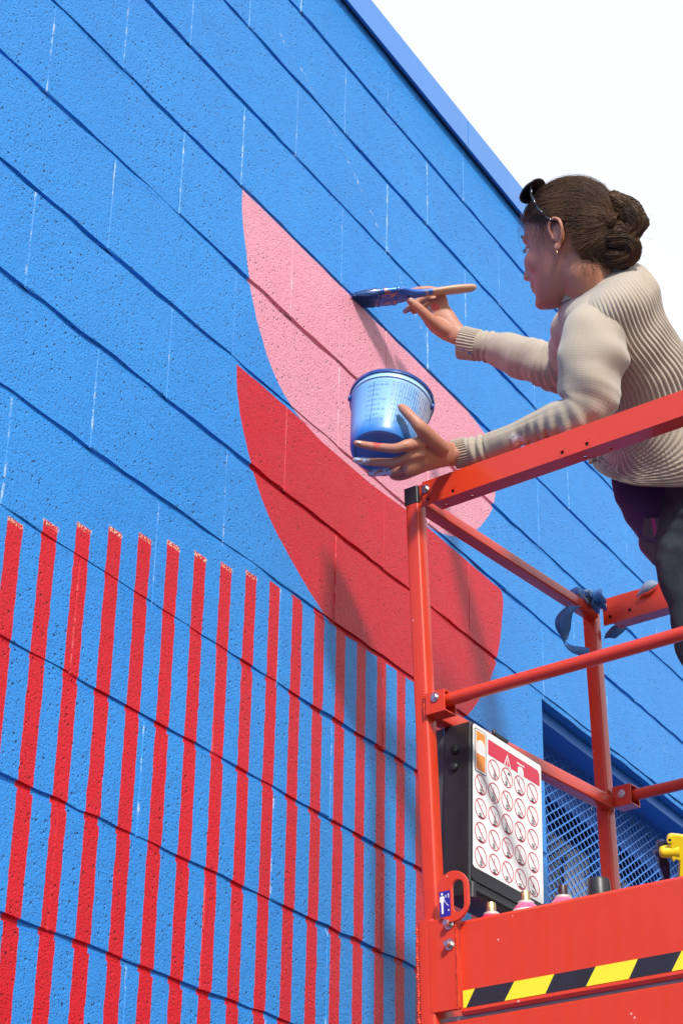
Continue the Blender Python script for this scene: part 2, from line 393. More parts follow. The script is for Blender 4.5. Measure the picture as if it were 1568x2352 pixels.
# raked mortar in the bed joints: its depth wanders, so the shadow line thickens and fades
for k in range(-3, 10):
    zc_ = lz(k); m = MB(WALLB); n = 230; a0, a1 = 1.5, 5.7; vs = []; fs = []
    for i in range(n+1):
        s = a0+(a1-a0)*i/n
        q = mnoise.noise(Vector((s*2.3, k*7.1, 0)))+.6*mnoise.noise(Vector((s*11, k*3.3, 4))); d_ = min(.0056, max(.0006, .0040+.0044*q))
        e_ = .0012*mnoise.noise(Vector((s*16, k*5, 9)))
        if k >= 4 and s > OPX0-.01: break
        vs += [(s, d_+.001, zc_-GAP*2.2+e_), (s, d_, zc_+e_), (s, d_+.0015, zc_+GAP*2.2+e_)]
    for i in range(len(vs)//3-1): fs += [(3*i, 3*i+3, 3*i+4, 3*i+1), (3*i+1, 3*i+4, 3*i+5, 3*i+2)]
    m.add(vs, fs); m.build('mortar_joint', M_mural, wall, smooth=True, bevel=-1)
# coping flashing
c = MB(WALLB)
zc = 3.091
for i in range(4):
    a, b = SL+i*3.2, min(SR, SL+(i+1)*3.2)-.004
    c2 = MB(WALLB)
    c2.prism([(-.016, zc), (-.016, zc+.088), (-.010, zc+.094), (.34, zc+.094), (.34, zc+.02), (.32, zc+.02), (.32, zc+.075), (.0, zc+.075), (.0, zc+.006), (-.0135, zc)], a, b, axis=0)
    c2.build('coping', M_cope, wall, bevel=0)
c = MB(WALLB); c.box((SL, -.0135, zc+.0035), (SR, .02, zc+.012)); c.build('coping_shade_strip', M_dark, wall, bevel=-1)  # added dark strip, paints the shade on the coping's underside

# window in the opening: sunk frame, panes, security mesh
W = MB(WALLB)
fr_y = .032
W.box((OPX0, fr_y, 1.688), (OPX1, .09, 1.7165)); W.box((OPX0+.001, fr_y+.004, OPZ0), (OPX0+.03, .09, 1.688)); W.box((OPX1-.03, fr_y+.004, OPZ0), (OPX1-.001, .09, 1.688)); W.box((OPX0, fr_y, OPZ0+.001), (OPX1, .09, OPZ0+.03))
win = W.build('window', M_bwall, wall, bevel=.0015)
H_ = MB(WALLB)                                               # steel head channel above the mesh
H_.box((OPX0+.03, .15, 1.60), (OPX1-.03, .155, 1.688))
H_.build('head_channel', M_bwall, win)
glass = NT('dark_glass'); glass.base((.012, .016, .022)); glass.rough(.06); glass.p.inputs['Specular IOR Level'].default_value = .8
curt = simple('pale_curtain', (.42, .43, .45), .8, nscale=12)
for i in range(4):
    a = OPX0+.05+i*.39; p = MB(WALLB); p.box((a, .205, OPZ0+.04), (a+.33, .210, 1.68)); p.build('pane', glass.m, win)
    p = MB(WALLB); p.box((a+.332, .19, OPZ0+.03), (a+.388, .212, 1.687)); p.build('mullion', M_bwall, win, bevel=.002)
for a, b, zt in ((4.16, 4.26, 1.47), (4.53, 4.66, 1.50), (4.72, 4.80, 1.40), (5.0, 5.08, 1.42)):
    p = MB(WALLB); p.prism([(a, OPZ0+.05), (b, OPZ0+.05), (b, zt-.05), (b-.03, zt), (a+.02, zt+.01), (a, zt-.02)], .195, .203, axis=1)
    p.build('blind', curt, win)
for a in (4.06, 4.16, 4.60, 4.70):
    p = MB(WALLB); p.lathe((a, .16, 1.655), (0, -1, -.4), [(0, .012), (.006, .012), (.008, .006), (.016, .006)], 10, cap1=True); p.build('fixing_bolt', M_steel, win)
# expanded metal mesh: flattened diamonds, hex-ended strands
HX, VZ = .0458, .0250
ms = MB(WALLB); ym = .105; zt = 1.694
r = .0013
nx = int((OPX1-OPX0-.06)/HX); nzr = int((zt-OPZ0-.02)/(VZ/2))
def strand(x0_, z0_, x1_, z1_, dy):
    dx, dz = x1_-x0_, z1_-z0_; L = math.hypot(dx, dz); px_, pz_ = -dz/L*.0016, dx/L*.0016
    ms.add([(x0_+px_, ym+dy, z0_+pz_), (x0_-px_, ym+dy, z0_-pz_), (x1_-px_, ym+dy+.002, z1_-pz_), (x1_+px_, ym+dy+.002, z1_+pz_), (x0_+px_, ym+dy+.0025, z0_+pz_), (x0_-px_, ym+dy+.0025, z0_-pz_), (x1_-px_, ym+dy+.0045, z1_-pz_), (x1_+px_, ym+dy+.0045, z1_+pz_)],
           [(0, 1, 2, 3), (0, 4, 5, 1), (3, 2, 6, 7), (0, 3, 7, 4), (1, 5, 6, 2), (7, 6, 5, 4)])
for j in range(nzr):
    z = zt - j*VZ/2
    for i in range(nx):
        x = OPX0+.032 + i*HX + (HX/2 if j % 2 else 0)
        strand(x, z, x+HX/2, z-VZ/2, 0); strand(x, z, x-HX/2 if x-HX/2 > OPX0 else x-HX/4, z-VZ/2 if x-HX/2 > OPX0 else z-VZ/4, 0)
tag(ms.build('security_mesh', M_bwall, win, bevel=-1), kind='stuff')

# ------------------------------------------------------------------ the lift
lift = root('scissor_lift', pp(.37, .8, -3.4) , 'red scissor lift platform with guard rails, black manual box and hazard tape beside the wall', 'lift')
def L(): return MB(PB)
PBL = PB.copy()
for i in range(3): PBL[i][2] = (pw - pv*.016 - pu*.006)[i]          # the near post leans a little
m = MB(PBL); m.rbox((0, -.031, -1.20), (.031, 0, -.020), .005, 2, seg=4); post = m.build('guard_post', M_red, lift, smooth=True, autosmooth=50)
m = MB(PBL); m.rbox((-.0012, -.0325, -.024), (.0325, .0012, .012), .004, 2, seg=3); m.build('post_cap', M_black, post, bevel=.0012)
m = L(); m.rbox((.720, -.041, -1.10), (.750, -.009, .018), .005, 2, seg=4); post2 = m.build('guard_post', M_red, lift, smooth=True, autosmooth=50)

def sq(cx, cy, h, n=16):
    o = []
    for i in range(n):
        a = 2*math.pi*(i+.5)/n; ca, sa = math.cos(a), math.sin(a); k = h/max(abs(ca), abs(sa)); o.append((cx+ca*k, cy+sa*k))
    return o
def ci(cx, cy, r_, n=16, ph=.5, ry=None): return [(cx+math.cos(2*math.pi*(i+ph)/n)*r_, cy+math.sin(2*math.pi*(i+ph)/n)*(ry or r_)) for i in range(n)]
def plate(mb, axis, h0, h1, b0, b1, c0, c1, holes, r_=.0045):
    """flat bar with true drilled holes; holes = [(b, c)] sorted along b"""
    x = b0
    for (hb, hc) in holes:
        q = .0075
        for lo, hi in (((x, c0), (hb-q, c1)), ((hb-q, c0), (hb+q, hc-q)), ((hb-q, hc+q), (hb+q, c1))):
            if hi[0] > lo[0] and hi[1] > lo[1]: mb.prism([(lo[0], lo[1]), (hi[0], lo[1]), (hi[0], hi[1]), (lo[0], hi[1])], h0, h1, axis)
        mb.ring(sq(hb, hc, q), ci(hb, hc, r_), h0, h1, axis)
        x = hb+q
    mb.prism([(x, c0), (b1, c0), (b1, c1), (x, c1)], h0, h1, axis)
def channel(a, b0, b1, c0, c1, holes_v, holes_h, dep=.038, inset=.022):
    mb = L(); t = .0035
    plate(mb, 0, a, a+t, b0, b1, c0, c1, holes_v)
    # underside flange; prism on axis 2 uses (a, b) coordinates, so swap
    x = b0+inset
    for (ha, hb) in holes_h+[(None, None)]:
        q = .0075
        if ha is None:
            mb.prism([(a+t, x), (a+dep, x), (a+dep, b1), (a+t, b1)], c0, c0+t, 2); break
        mb.prism([(a+t, x), (a+dep, x), (a+dep, hb-q), (a+t, hb-q)], c0, c0+t, 2)
        mb.prism([(a+t, hb-q), (ha-q, hb-q), (ha-q, hb+q), (a+t, hb+q)], c0, c0+t, 2)
        mb.prism([(ha+q, hb-q), (a+dep, hb-q), (a+dep, hb+q), (ha+q, hb+q)], c0, c0+t, 2)
        mb.ring(sq(ha, hb, q), ci(ha, hb, .0045), c0, c0+t, 2); x = hb+q
    mb.prism([(a+t, b0+inset), (a+dep, b0+inset), (a+dep, b1), (a+t, b1)], c1-t, c1, 2)
    o = mb.build('top_rail', M_red, lift, bevel=-1)
    for hb, hc in holes_v:
        mb = L(); mb.tube((a+t, hb, hc), (a+t+.006, hb, hc), .0062, n=14); mb.build('hole_dark_disc', M_black, o)  # black disc added behind each hole so its inside looks dark
    return o
tr = channel(.004, .010, 1.75, -.0365, .0175, [(.0225, -.0255), (.083, -.0265), (.337, -.0255), (.392, -.0255)], [(.030, .050), (.030, .113), (.030, .373), (.030, .428)])
m = L(); m.box((.008, -.004, -.033), (.012, .032, .016)); m.build('rail_tab', M_red, lift, bevel=.0008)
def bolt(c, ax, parent, r_=.0066, h=.006, name='bolt'):
    m = MB(); r_ *= KS; c = Vector(c); ax = Vector(ax).normalized()
    m.lathe(c, ax, [(0, r_*1.35), (.0015, r_*1.35), (.0015, r_), (h*.8, r_), (h, r_*.82)], 6 if name == 'bolt' else 18, cap1=True)
    m.tube(c+ax*.0012, c+ax*.0016, r_*1.5, n=18)
    return m.build(name, M_steel, parent, bevel=-1)
bolt(pp(.0035, .019, -.001), -pu, tr, r_=.0062, h=.008)
channel(.738, .004, 1.75, -.038, .027, [(.022, -.020), (.073, -.018)], [(.764, .035), (.764, .085)])
bolt(pp(.737, .008, .008), -pu, lift, r_=.0062, h=.008, name='dome_bolt')
m = L(); m.rbox((.030, -.030, -.0235), (.722, 0, .0015), .0035, 0, seg=3); m.build('side_rail', M_red, lift, smooth=True, autosmooth=50)
m = L(); m.rbox((.034, -.028, -.479), (.722, 0.002, -.449), .0035, 0, seg=3); m.build('side_rail', M_red, lift, smooth=True, autosmooth=50)
def bracket(a, b, c0, c1, ln):
    m = L(); t = .003
    m.box((a, b, c0), (a+t, b+ln, c1)); m.box((a+t, b, c0), (a+.036, b+ln, c0+t)); m.box((a+t, b, c1-t), (a+.036, b+ln, c1)); m.box((a+.036, b, c0), (a+.039, b+ln, c1))
    return m.build('rail_bracket', M_red, lift, bevel=.0008)
br = bracket(-.004, .008, -.490, -.446, .044); bolt(pp(-.0045, .031, -.459), -pu, br, r_=.0062, h=.005, name='dome_bolt')
br2 = bracket(.728, -.002, -.474, -.428, .046); bolt(pp(.7275, .022, -.448), -pu, br2, r_=.0062, h=.005, name='dome_bolt')
m = L(); m.tube((.016, .040, -.462), (.016, 1.75, -.457), .0128, n=20); m.build('mid_rail', M_red, lift, smooth=True, autosmooth=50)
m = L(); m.tube((.748, .034, -.450), (.748, 1.75, -.450), .0128, n=20); m.build('mid_rail', M_red, lift, smooth=True, autosmooth=50)
# weld fillets on the post
m = L(); rnd = random.Random(5)
def weld(mb, pts, r_, seg=40):
    P_ = [Vector(p) for p in pts]
    for k in range(len(P_)-1):
        n = max(2, int((P_[k+1]-P_[k]).length/.0042))
        for i in range(n):
            q = P_[k].lerp(P_[k+1], (i+.5)/n); rr = r_*(.95+.35*math.sin(i*.37)*math.sin(i*1.3))
            mb.lathe(q-Vector((0, 0, rr)), (rnd.uniform(-.3, .3), rnd.uniform(-.3, .3), 1), [(0, rr*.3), (rr*.4, rr*.85), (rr, rr), (rr*1.6, rr*.85), (rr*2, rr*.3)], 8, cap0=True, cap1=True)
def wb():
    global m
    m.build('weld_bead', M_red, lift, smooth=True); m = L()
weld(m, [(-.003, .004, -.443), (-.003, .004, -.494)], .0022)
wb(); weld(m, [(-.021, -.0135, -.90), (-.021, -.0135, -1.20)], .0027); wb(); weld(m, [(-.0215, .0705, -.905), (-.0215, .0705, -1.06)], .0018)
wb(); weld(m, [(.722, -.008, -.447), (.722, -.008, -.482)], .002)
m.build('weld_bead', M_red, lift, smooth=True)
# socket and bolted plate at the foot of the post
m = L(); m.rbox((-.020, -.013, -1.20), (.034, .020, -.889), .005, 2, seg=3); sock = m.build('post_socket', M_red, lift, smooth=True, autosmooth=50)
m = L(); m.rbox((-.021, .012, -1.058), (-.011, .071, -.893), .004, 0, seg=3); m.build('socket_plate', M_red, lift, bevel=.001)
for c_ in (-.906, -.943):
    b = bolt(pp(-.0212, .057, c_), -pu, sock, r_=.0068, h=.013)
# lanyard eye plate with its sticker
def stadium(cb, c_lo, c_hi, r_, n=12):
    return [(cb+r_*math.cos(math.pi*i/n), c_hi-r_+r_*math.sin(math.pi*i/n)) for i in range(n+1)]+[(cb-r_+0*i, 0) for i in ()]+[(cb+r_*math.cos(math.pi+math.pi*i/n), c_lo+r_+r_*math.sin(math.pi+math.pi*i/n)) for i in range(n+1)]
m = L(); m.ring(stadium(.0705, -.905, -.812, .0335), stadium(.0815, -.889, -.830, .0125), -.0275, -.0215, 0)
eye = m.build('lanyard_anchor', M_red, lift, bevel=.0012)
m = L(); m.box((-.0282, .0425, -.893), (-.0277, .0655, -.847)); stk = m.build('sticker', M_dblue, eye)
m = L(); a0, a1 = -.0288, -.0284
m.prism(ci(.0485, -.8520, .0024, 12), a0, a1, 0)
m.prism([(.0445, -.856), (.0525, -.856), (.0535, -.866), (.0515, -.866), (.0510, -.871), (.0505, -.888), (.0470, -.888), (.0465, -.871), (.0455, -.866), (.0430, -.866)], a0, a1, 0)
for i in range(9):
    t = i/8; b_, c_ = .0535+.008*t, -.864-.004*math.sin(t*3)-.010*t*t
    m.prism(ci(b_, c_, .0008, 8), a0, a1, 0)
m.prism(ci(.0618, -.883, .0016, 8), a0, a1, 0)
# x 1
m.prism([(.0545, -.8545), (.0553, -.8545), (.0583, -.8595), (.0575, -.8595)], a0, a1, 0); m.prism([(.0575, -.8545), (.0583, -.8545), (.0553, -.8595), (.0545, -.8595)], a0-.0001, a1, 0)
m.prism([(.0617, -.8525), (.0630, -.8525), (.0630, -.8605), (.0617, -.8605)], a0, a1, 0); m.prism([(.0606, -.8545), (.0617, -.8525), (.0617, -.8548), (.0608, -.8555)], a0, a1, 0)
m.build('sticker_print', M_white, eye)
# toe boards, hazard tape, deck
m = L(); m.prism([(-.010, -1.068), (-.014, -1.063), (-.0135, -1.058), (-.010, -1.056), (-.010, -.906), (-.004, -.900), (.0, -.903), (-.004, -.910), (-.006, -1.068)], .0715, 1.75, 1)
toe = m.build('toe_board', M_red, lift, smooth=True, autosmooth=35)
m = L(); m.box((.02, -.030, -1.068), (.74, -.026, -.900)); m.build('toe_board', M_red, lift, bevel=.001)
m = L(); m.box((.742, -.03, -1.068), (.746, 1.75, -.900)); m.build('toe_board', M_red, lift, bevel=.001)
m = L(); m.box((-.0108, .0745, -1.0560), (-.0101, 1.70, -1.0255)); tape = m.build('hazard_tape', M_hblk, toe)
for i in range(10):
    t0, b0 = .181+.1615*(i-1), .1595+.1615*(i-1)
    t1, b1 = t0+.080, b0+.082
    lo = .0745
    pts = [(max(t0, lo), -1.0257), (t1, -1.0257), (b1, -1.0558), (max(b0, lo), -1.0558)]
    m = L(); m.prism(pts, -.0115, -.0109, 0); m.build('hazard_stripe', M_yel, toe, bevel=-1)
m = L(); m.prism([(-.009, -1.32), (-.009, -1.078), (-.004, -1.074), (.75, -1.074), (.75, -1.32)], -.03, 1.78, 1); m.build('platform_frame', M_red, lift, bevel=-1)
m = L(); m.box((-.003, -.028, -1.0735), (.742, 1.77, -1.066)); m.build('deck', M_deck, lift, bevel=-1)
for b_ in (1.72,):
    for a_ in (0, .72):
        m = L(); m.rbox((a_, b_, -1.10), (a_+.031, b_+.031, .018), .005, 2); m.build('guard_post', M_red, lift, smooth=True, autosmooth=50)
for c0, c1 in ((-.0235, .0015), (-.479, -.449)):
    m = L(); m.rbox((.031, 1.721, c0), (.72, 1.75, c1), .0035, 0); m.build('side_rail', M_red, lift, smooth=True, autosmooth=50)
# scissor stack, chassis and wheels below the picture
for k in range(2):
    for a_ in (.10, .58):
        z0_, z1_ = -3.02+k*.84, -2.18+k*.84
        for fl in (0, 1):
            m = L(); x0_, x1_ = (.1, 1.6) if fl else (1.6, .1)
            m.prism([(x0_-.04, z0_), (x0_+.04, z0_), (x1_+.04, z1_), (x1_-.04, z1_)], a_+.05*fl, a_+.05*fl+.04, 0); m.build('scissor_arm', M_red, lift, bevel=-1)
m = L(); m.box((.02, 0, -3.30), (.72, 1.72, -3.03)); m.build('chassis', M_red, lift, bevel=-1)
for a_ in (.0, .66):
    for b_ in (.25, 1.45):
        m = L(); m.tube((a_, b_, -3.28), (a_+.09, b_, -3.28), .13, n=28); m.build('wheel', M_black, lift, smooth=True, autosmooth=40)

# black manual box with the sign plate
bx = (pu - pw*.070).normalized(); bz = (pw + pu*.040); bz = (bz - bx*bz.dot(bx)).normalized()
BXB = Matrix((bx*KS, pv*KS, bz*KS)).transposed().to_4x4(); BXB.translation = pp(.095, 0, -.483)
def B(): return MB(BXB)
m = B()
m.prism([(.0, -.018), (.250, -.018), (.250, .040), (.246, .047), (.004, .047), (.0, .042)], -.345, .004, 2)
mb_ = m.build('manual_box', M_black, lift, bevel=.003)
m = B(); m.rbox((-.002, .047, -.318), (.250, .0495, .001), .006, 1, seg=4); m.build('box_lid', M_black, mb_, bevel=.0008)
m = B(); m.rbox((.001, .0495, -.2925), (.2475, .0505, -.0015), .006, 1, seg=4); m.build('sign_plate', M_white, mb_, bevel=-1)
for z_ in (-.05, -.085):
    m = B(); m.lathe((-.001, .008, z_), (-1, 0, 0), [(0, .009), (.004, .009), (.006, .006), (.007, 0.001)], 14); m.build('screw_boss', M_black, mb_, smooth=True, autosmooth=40)
m = B(); m.tube((.004, .046, -.352), (.004, .046, -.322), .0075, n=12); m.tube((.010, .046, -.335), (.245, .046, -.335), .0055, n=12); m.build('hinge', M_black, mb_, smooth=True, autosmooth=40)
m = B(); m.rbox((.080, .036, .002), (.128, .050, .010), .003, 1); m.tube((.083, .045, .008), (.083, .045, .016), .004, n=10); m.build('latch', M_black, mb_, bevel=.0006)
m = L(); m.box((.093, -.040, -.86), (.096, -.0185, -.482)); m.build('backing_plate', M_grey, lift)
Y0 = .05075
def rrect(x0_, z0_, x1_, z1_, r_, n=4):
    o = []
    for cx, cz, a0 in ((x1_-r_, z1_-r_, 0), (x0_+r_, z1_-r_, 90), (x0_+r_, z0_+r_, 180), (x1_-r_, z0_+r_, 270)):
        for j in range(n+1):
            a = math.radians(a0+90*j/n); o.append((cx+r_*math.cos(a), cz+r_*math.sin(a)))
    return o
m = B(); m.prism([(.0525, -.0165), (.233, -.0165), (.240, -.0235), (.240, -.0485), (.0525, -.0485)], Y0, Y0+.0003, 1); m.build('sign_header', M_hred, mb_)
m = B(); m.prism(rrect(.0055, -.0985, .0465, -.0085, .005), Y0, Y0+.0002, 1, 0); m.prism(rrect(.0072, -.0968, .0448, -.0102, .004), Y0+.0003, Y0+.0004, 1, 1)
m.prism([(.0105, -.0930), (.0415, -.0930), (.0415, -.0135), (.0105, -.0135)], Y0+.0005, Y0+.0006, 1, 2)
m.prism([(.0120, -.060), (.0400, -.060), (.0400, -.040), (.0385, -.036), (.0365, -.034), (.0345, -.031), (.031, -.030), (.027, -.029), (.023, -.030), (.019, -.032), (.0165, -.035), (.013, -.036), (.012, -.042)], Y0+.0007, Y0+.0008, 1, 1)
for x_ in (.0165, .021, .026, .031, .0355): m.prism([(x_, -.055), (x_+.0006, -.055), (x_+.0006, -.037), (x_, -.037)], Y0+.0009, Y0+.0010, 1, 3)
m.build('warning_panel', [M_ink, M_white, M_orange, M_gink], mb_)
m = B(); m.prism([(.1075, -.0505), (.1345, -.0505), (.1210, -.0235)], Y0+.0004, Y0+.0005, 1, 0); m.prism([(.1115, -.0482), (.1305, -.0482), (.1210, -.0292)], Y0+.0006, Y0+.0007, 1, 1)
m.prism([(.1200, -.0455), (.1220, -.0455), (.1225, -.0345), (.1195, -.0345)], Y0+.0008, Y0+.0009, 1, 0); m.build('warning_triangle', [M_white, M_hred], mb_)
m = B(); m.prism([(.1590, -.0560), (.1800, -.0560), (.1800, -.041), (.178, -.036), (.175, -.033), (.171, -.032), (.167, -.033), (.162, -.034), (.1590, -.038)], Y0+.0004, Y0+.0005, 1, 0)
for x_ in (.1625, .167, .1715, .176): m.prism([(x_, -.053), (x_+.0005, -.053), (x_+.0005, -.037), (x_, -.037)], Y0+.0006, Y0+.0007, 1, 1)
for i in range(7): m.prism([(.156+i*.004, -.030), (.1588+i*.004, -.030), (.1588+i*.004, -.0262+.001*(i % 2)), (.156+i*.004, -.0262)], Y0+.0004, Y0+.0005, 1, 0)
m.build('hand_emblem', [M_white, M_gink], mb_)
rnd = random.Random(11)
for ci_ in range(5):
    for ri in range(5):
        if ci_ == 0 and ri == 0: continue
        cx, cz = .0262+.0463*ci_, -.0735-.0482*ri
        if ci_ == 0: cz += .0
        m = B(); R_ = .0205
        m.ring(ci(cx, cz, R_, 32), ci(cx, cz, R_-.0015, 32), Y0+.0004, Y0+.0006, 1, 0)
        d = .707*(R_-.001); q = .0006
        m.prism([(cx-d-q, cz+d-q), (cx-d+q, cz+d+q), (cx+d+q, cz-d+q), (cx+d-q, cz-d-q)], Y0+.0007, Y0+.0008, 1, 0)
        # small grey line figure: machine base, stacked arms, mast or figure
        h = rnd.random(); bw = rnd.uniform(.004, .0065); ox = rnd.uniform(-.003, .003)
        def quad(x0_, z0_, x1_, z1_, mi): m.prism([(cx+x0_, cz+z0_), (cx+x1_, cz+z0_), (cx+x1_, cz+z1_), (cx+x0_, cz+z1_)], Y0+.0002, Y0+.0003, 1, mi)
        quad(ox-bw, -.0165, ox+bw, -.0150, 1); quad(ox-bw, -.0135, ox-bw+.0015, -.0105, 1); quad(ox+bw-.0015, -.0135, ox+bw, -.0105, 1); quad(ox-bw, -.0103, ox+bw, -.0097, 1); quad(ox-.001, -.0148, ox+.001, -.0108, 1)
        if rnd.random() < .5: m.prism([(cx-.011, cz-.0172), (cx+.008, cz-.0186), (cx+.012, cz-.0150)], Y0+.0002, Y0+.0003, 1, 1)
        if h < .5:
            for q_ in range(4): quad(ox-bw+.001, -.0088+q_*.0020, ox+bw-.001, -.0082+q_*.0020, 2)
            quad(ox-bw, -.0005, ox+bw, .0001, 2)
        quad(ox-.0006+rnd.uniform(-.002, .002), -.001, ox+.0004, .010+rnd.uniform(-.003, .003), 2)
        if rnd.random() < .6:
            t = rnd.uniform(-.5, .9); l_ = rnd.uniform(.004, .009)
            x_, z_ = cx+ox+.002, cz+.005
            m.prism([(x_, z_), (x_+.001, z_), (x_+l_*math.cos(t)+.001, z_+l_*math.sin(t)), (x_+l_*math.cos(t), z_+l_*math.sin(t))], Y0+.0002, Y0+.0003, 1, 2)
        if (ci_, ri) == (2, 0): m.prism([(cx+.003, cz+.009), (cx+.013, cz+.007), (cx+.010, cz+.013), (cx+.006, cz+.013)], Y0+.0002, Y0+.0003, 1, 1)
        if (ci_, ri) == (4, 4): m.prism([(cx-.004, cz+.002), (cx+.004, cz+.002), (cx, cz-.004)], Y0+.0002, Y0+.0003, 1, 1)
        if (ci_, ri) == (2, 3):
            for q_ in (-.006, -.002, .004): quad(q_, .008, q_+.002, .011, 0)
        m.build('prohibition_symbol', [M_hred, M_ink, M_gink], mb_)

# painter's tape caught on the far corner
M_tape = simple('blue_tape', (.07, .24, .60), .5, nscale=40, namp=.35, bump=.4, bscale=90)
M_tape2 = simple('grey_tape_back', (.30, .42, .58), .6, nscale=30, namp=.2)
def ribbon(name, pts, widths, parent, wdir, mats, thick=.0006, res=6):
    P_ = [Vector(p) for p in pts]; m = MB(PB); L0 = []; n = len(P_)
    def cr(p0, p1, p2, p3, t): return .5*((2*p1)+(-p0+p2)*t+(2*p0-5*p1+4*p2-p3)*t*t+(-p0+3*p1-3*p2+p3)*t**3)
    for i in range(n-1):
        for j in range(res):
            t = j/res; L0.append((cr(P_[max(0, i-1)], P_[i], P_[i+1], P_[min(n-1, i+2)], t), widths[i]*(1-t)+widths[i+1]*t, Vector(wdir[i]).lerp(Vector(wdir[i+1]), t).normalized()))
    L0.append((P_[-1], widths[-1], Vector(wdir[-1]).normalized()))
    vs = []; fs = []
    for p, w_, d in L0: vs += [p-d*w_/2, p+d*w_/2]
    for i in range(len(L0)-1): fs.append((2*i, 2*i+1, 2*i+3, 2*i+2))
    m.add(vs, fs); o = m.build(name, mats, parent, smooth=True, bevel=-1)
    md = o.modifiers.new('s', 'SOLIDIFY'); md.thickness = thick; return o
def ribbon_w(name, pts, widths, parent, wdir, mat, **kw):
    global PB
    sv = PB; PB = None
    try: return ribbon(name, pts, widths, parent, wdir, mat, **kw)
    finally: PB = sv
atl = lambda x, y, t: EYE + (FW + RT*((x-784)/FPX) - UP*((y-1176)/FPX))*(t*KS)
ribbon_w('tape_strip', [atl(1318, 1392, 4.31), atl(1296, 1412, 4.30), atl(1292, 1442, 4.30), atl(1296, 1466, 4.31), atl(1297, 1482, 4.32), atl(1316, 1492, 4.33), atl(1352, 1499, 4.34)],
         [.030, .036, .034, .020, .012, .018, .020], lift, [RT, RT*.9+UP*.2, RT*.9-UP*.1+FW*.2, RT*.7+FW*.7, FW+UP*.4, UP*.8+FW*.4, UP*.9+RT*.1], M_tape)
rnd = random.Random(21)
for i in range(12):
    x, y = rnd.uniform(1330, 1378), rnd.uniform(1364, 1388); x += 0; y += (x-1350)*.25
    q = [atl(x+(k_-1.5)*9+rnd.uniform(-4, 4), y+(k_-1.5)*3+rnd.uniform(-6, 6), 4.39+rnd.uniform(-.02, .02)) for k_ in range(4)]
    ribbon_w('tape_scrap', q, [rnd.uniform(.014, .030), rnd.uniform(.018, .034), rnd.uniform(.018, .030), rnd.uniform(.006, .02)], lift, [UP+RT*rnd.uniform(-.7, .7)+FW*rnd.uniform(-.5, .5) for _ in range(4)], M_tape if i % 4 else M_tape2, res=5)
ribbon_w('tape_strip', [atl(1462, 1368, 4.37), atl(1475, 1352, 4.36), atl(1492, 1346, 4.35), atl(1508, 1342, 4.35)], [.012, .030, .026, .006], lift, [UP+RT*.4]*4, M_tape2)
ribbon_w('tape_strip', [atl(1388, 1462, 4.44), atl(1402, 1452, 4.43), atl(1416, 1450, 4.43), atl(1436, 1444, 4.43)], [.010, .026, .032, .006], lift, [UP*.8+RT*.2]*4, M_tape)

# ------------------------------------------------------------------ loft helper
def cr(p0, p1, p2, p3, t): return .5*((2*p1)+(-p0+p2)*t+(2*p0-5*p1+4*p2-p3)*t*t+(-p0+3*p1-3*p2+p3)*t**3)
def vec(dx, dy, dt=0.0, t=3.9): return (RT*(dx*t/FPX) - UP*(dy*t/FPX) + FW*dt)*KS
def loft(secs, nth=32, res=6, disp=None, cap=True, expo=2.0):
    """secs = [(centre, A, B)], rings centre + A cos + B sin; returns verts, faces, uvs"""
    n = len(secs); rings = []
    for i in range(n-1):
        for j in range(res):
            t = j/res; rings.append(tuple(cr(secs[max(0, i-1)][q], secs[i][q], secs[i+1][q], secs[min(n-1, i+2)][q], t) for q in range(3))+((i+t)/(n-1),))
    rings.append(tuple(secs[-1])+(1.0,))
    V_ = []; UVv = []; length = 0; prev = None
    for (c, A, B_, f) in rings:
        if prev is not None: length += (c-prev).length
        prev = c
        for k in range(nth):
            th = 2*math.pi*k/nth; ca, sa = math.cos(th), math.sin(th)
            if expo != 2: ca = math.copysign(abs(ca)**(2/expo), ca); sa = math.copysign(abs(sa)**(2/expo), sa)
            r_ = A*ca + B_*sa; p = c + r_
            if disp:
                d = disp(th, f, length, p)
                if d: p = p + r_.normalized()*d
            V_.append(p); UVv.append((k/nth, length))
    F_ = []; m_ = len(rings)
    for i in range(m_-1):
        for k in range(nth):
            k2 = (k+1) % nth; F_.append((i*nth+k, i*nth+k2, (i+1)*nth+k2, (i+1)*nth+k))
    if cap: F_.append(tuple(reversed(range(nth)))); F_.append(tuple(range((m_-1)*nth, m_*nth)))
    return V_, F_, UVv
def mesh_obj(name, V_, F_, mat, parent, smooth=True, UVv=None, nth=None):
    me = bpy.data.meshes.new(name); o0 = sum(V_, Vector())/len(V_)
    me.from_pydata([tuple(p-o0) for p in V_], [], F_)
    for m_ in (mat if isinstance(mat, list) else [mat]): me.materials.append(m_)
    if UVv:
        uvl = me.uv_layers.new(name='UVMap'); li = 0
        for f in F_:
            us = [UVv[i][0] for i in f]; wrap = max(us)-min(us) > .5
            for i in f:
                u_ = UVv[i][0] + (1 if wrap and UVv[i][0] < .5 else 0); uvl.data[li].uv = (u_, UVv[i][1]); li += 1
    bm = bmesh.new(); bm.from_mesh(me); bmesh.ops.recalc_face_normals(bm, faces=bm.faces); bm.to_mesh(me); bm.free()
    if smooth: me.polygons.foreach_set('use_smooth', [True]*len(me.polygons))
    o = bpy.data.objects.new(name, me); C.objects.link(o); place(o, o0, parent); return o
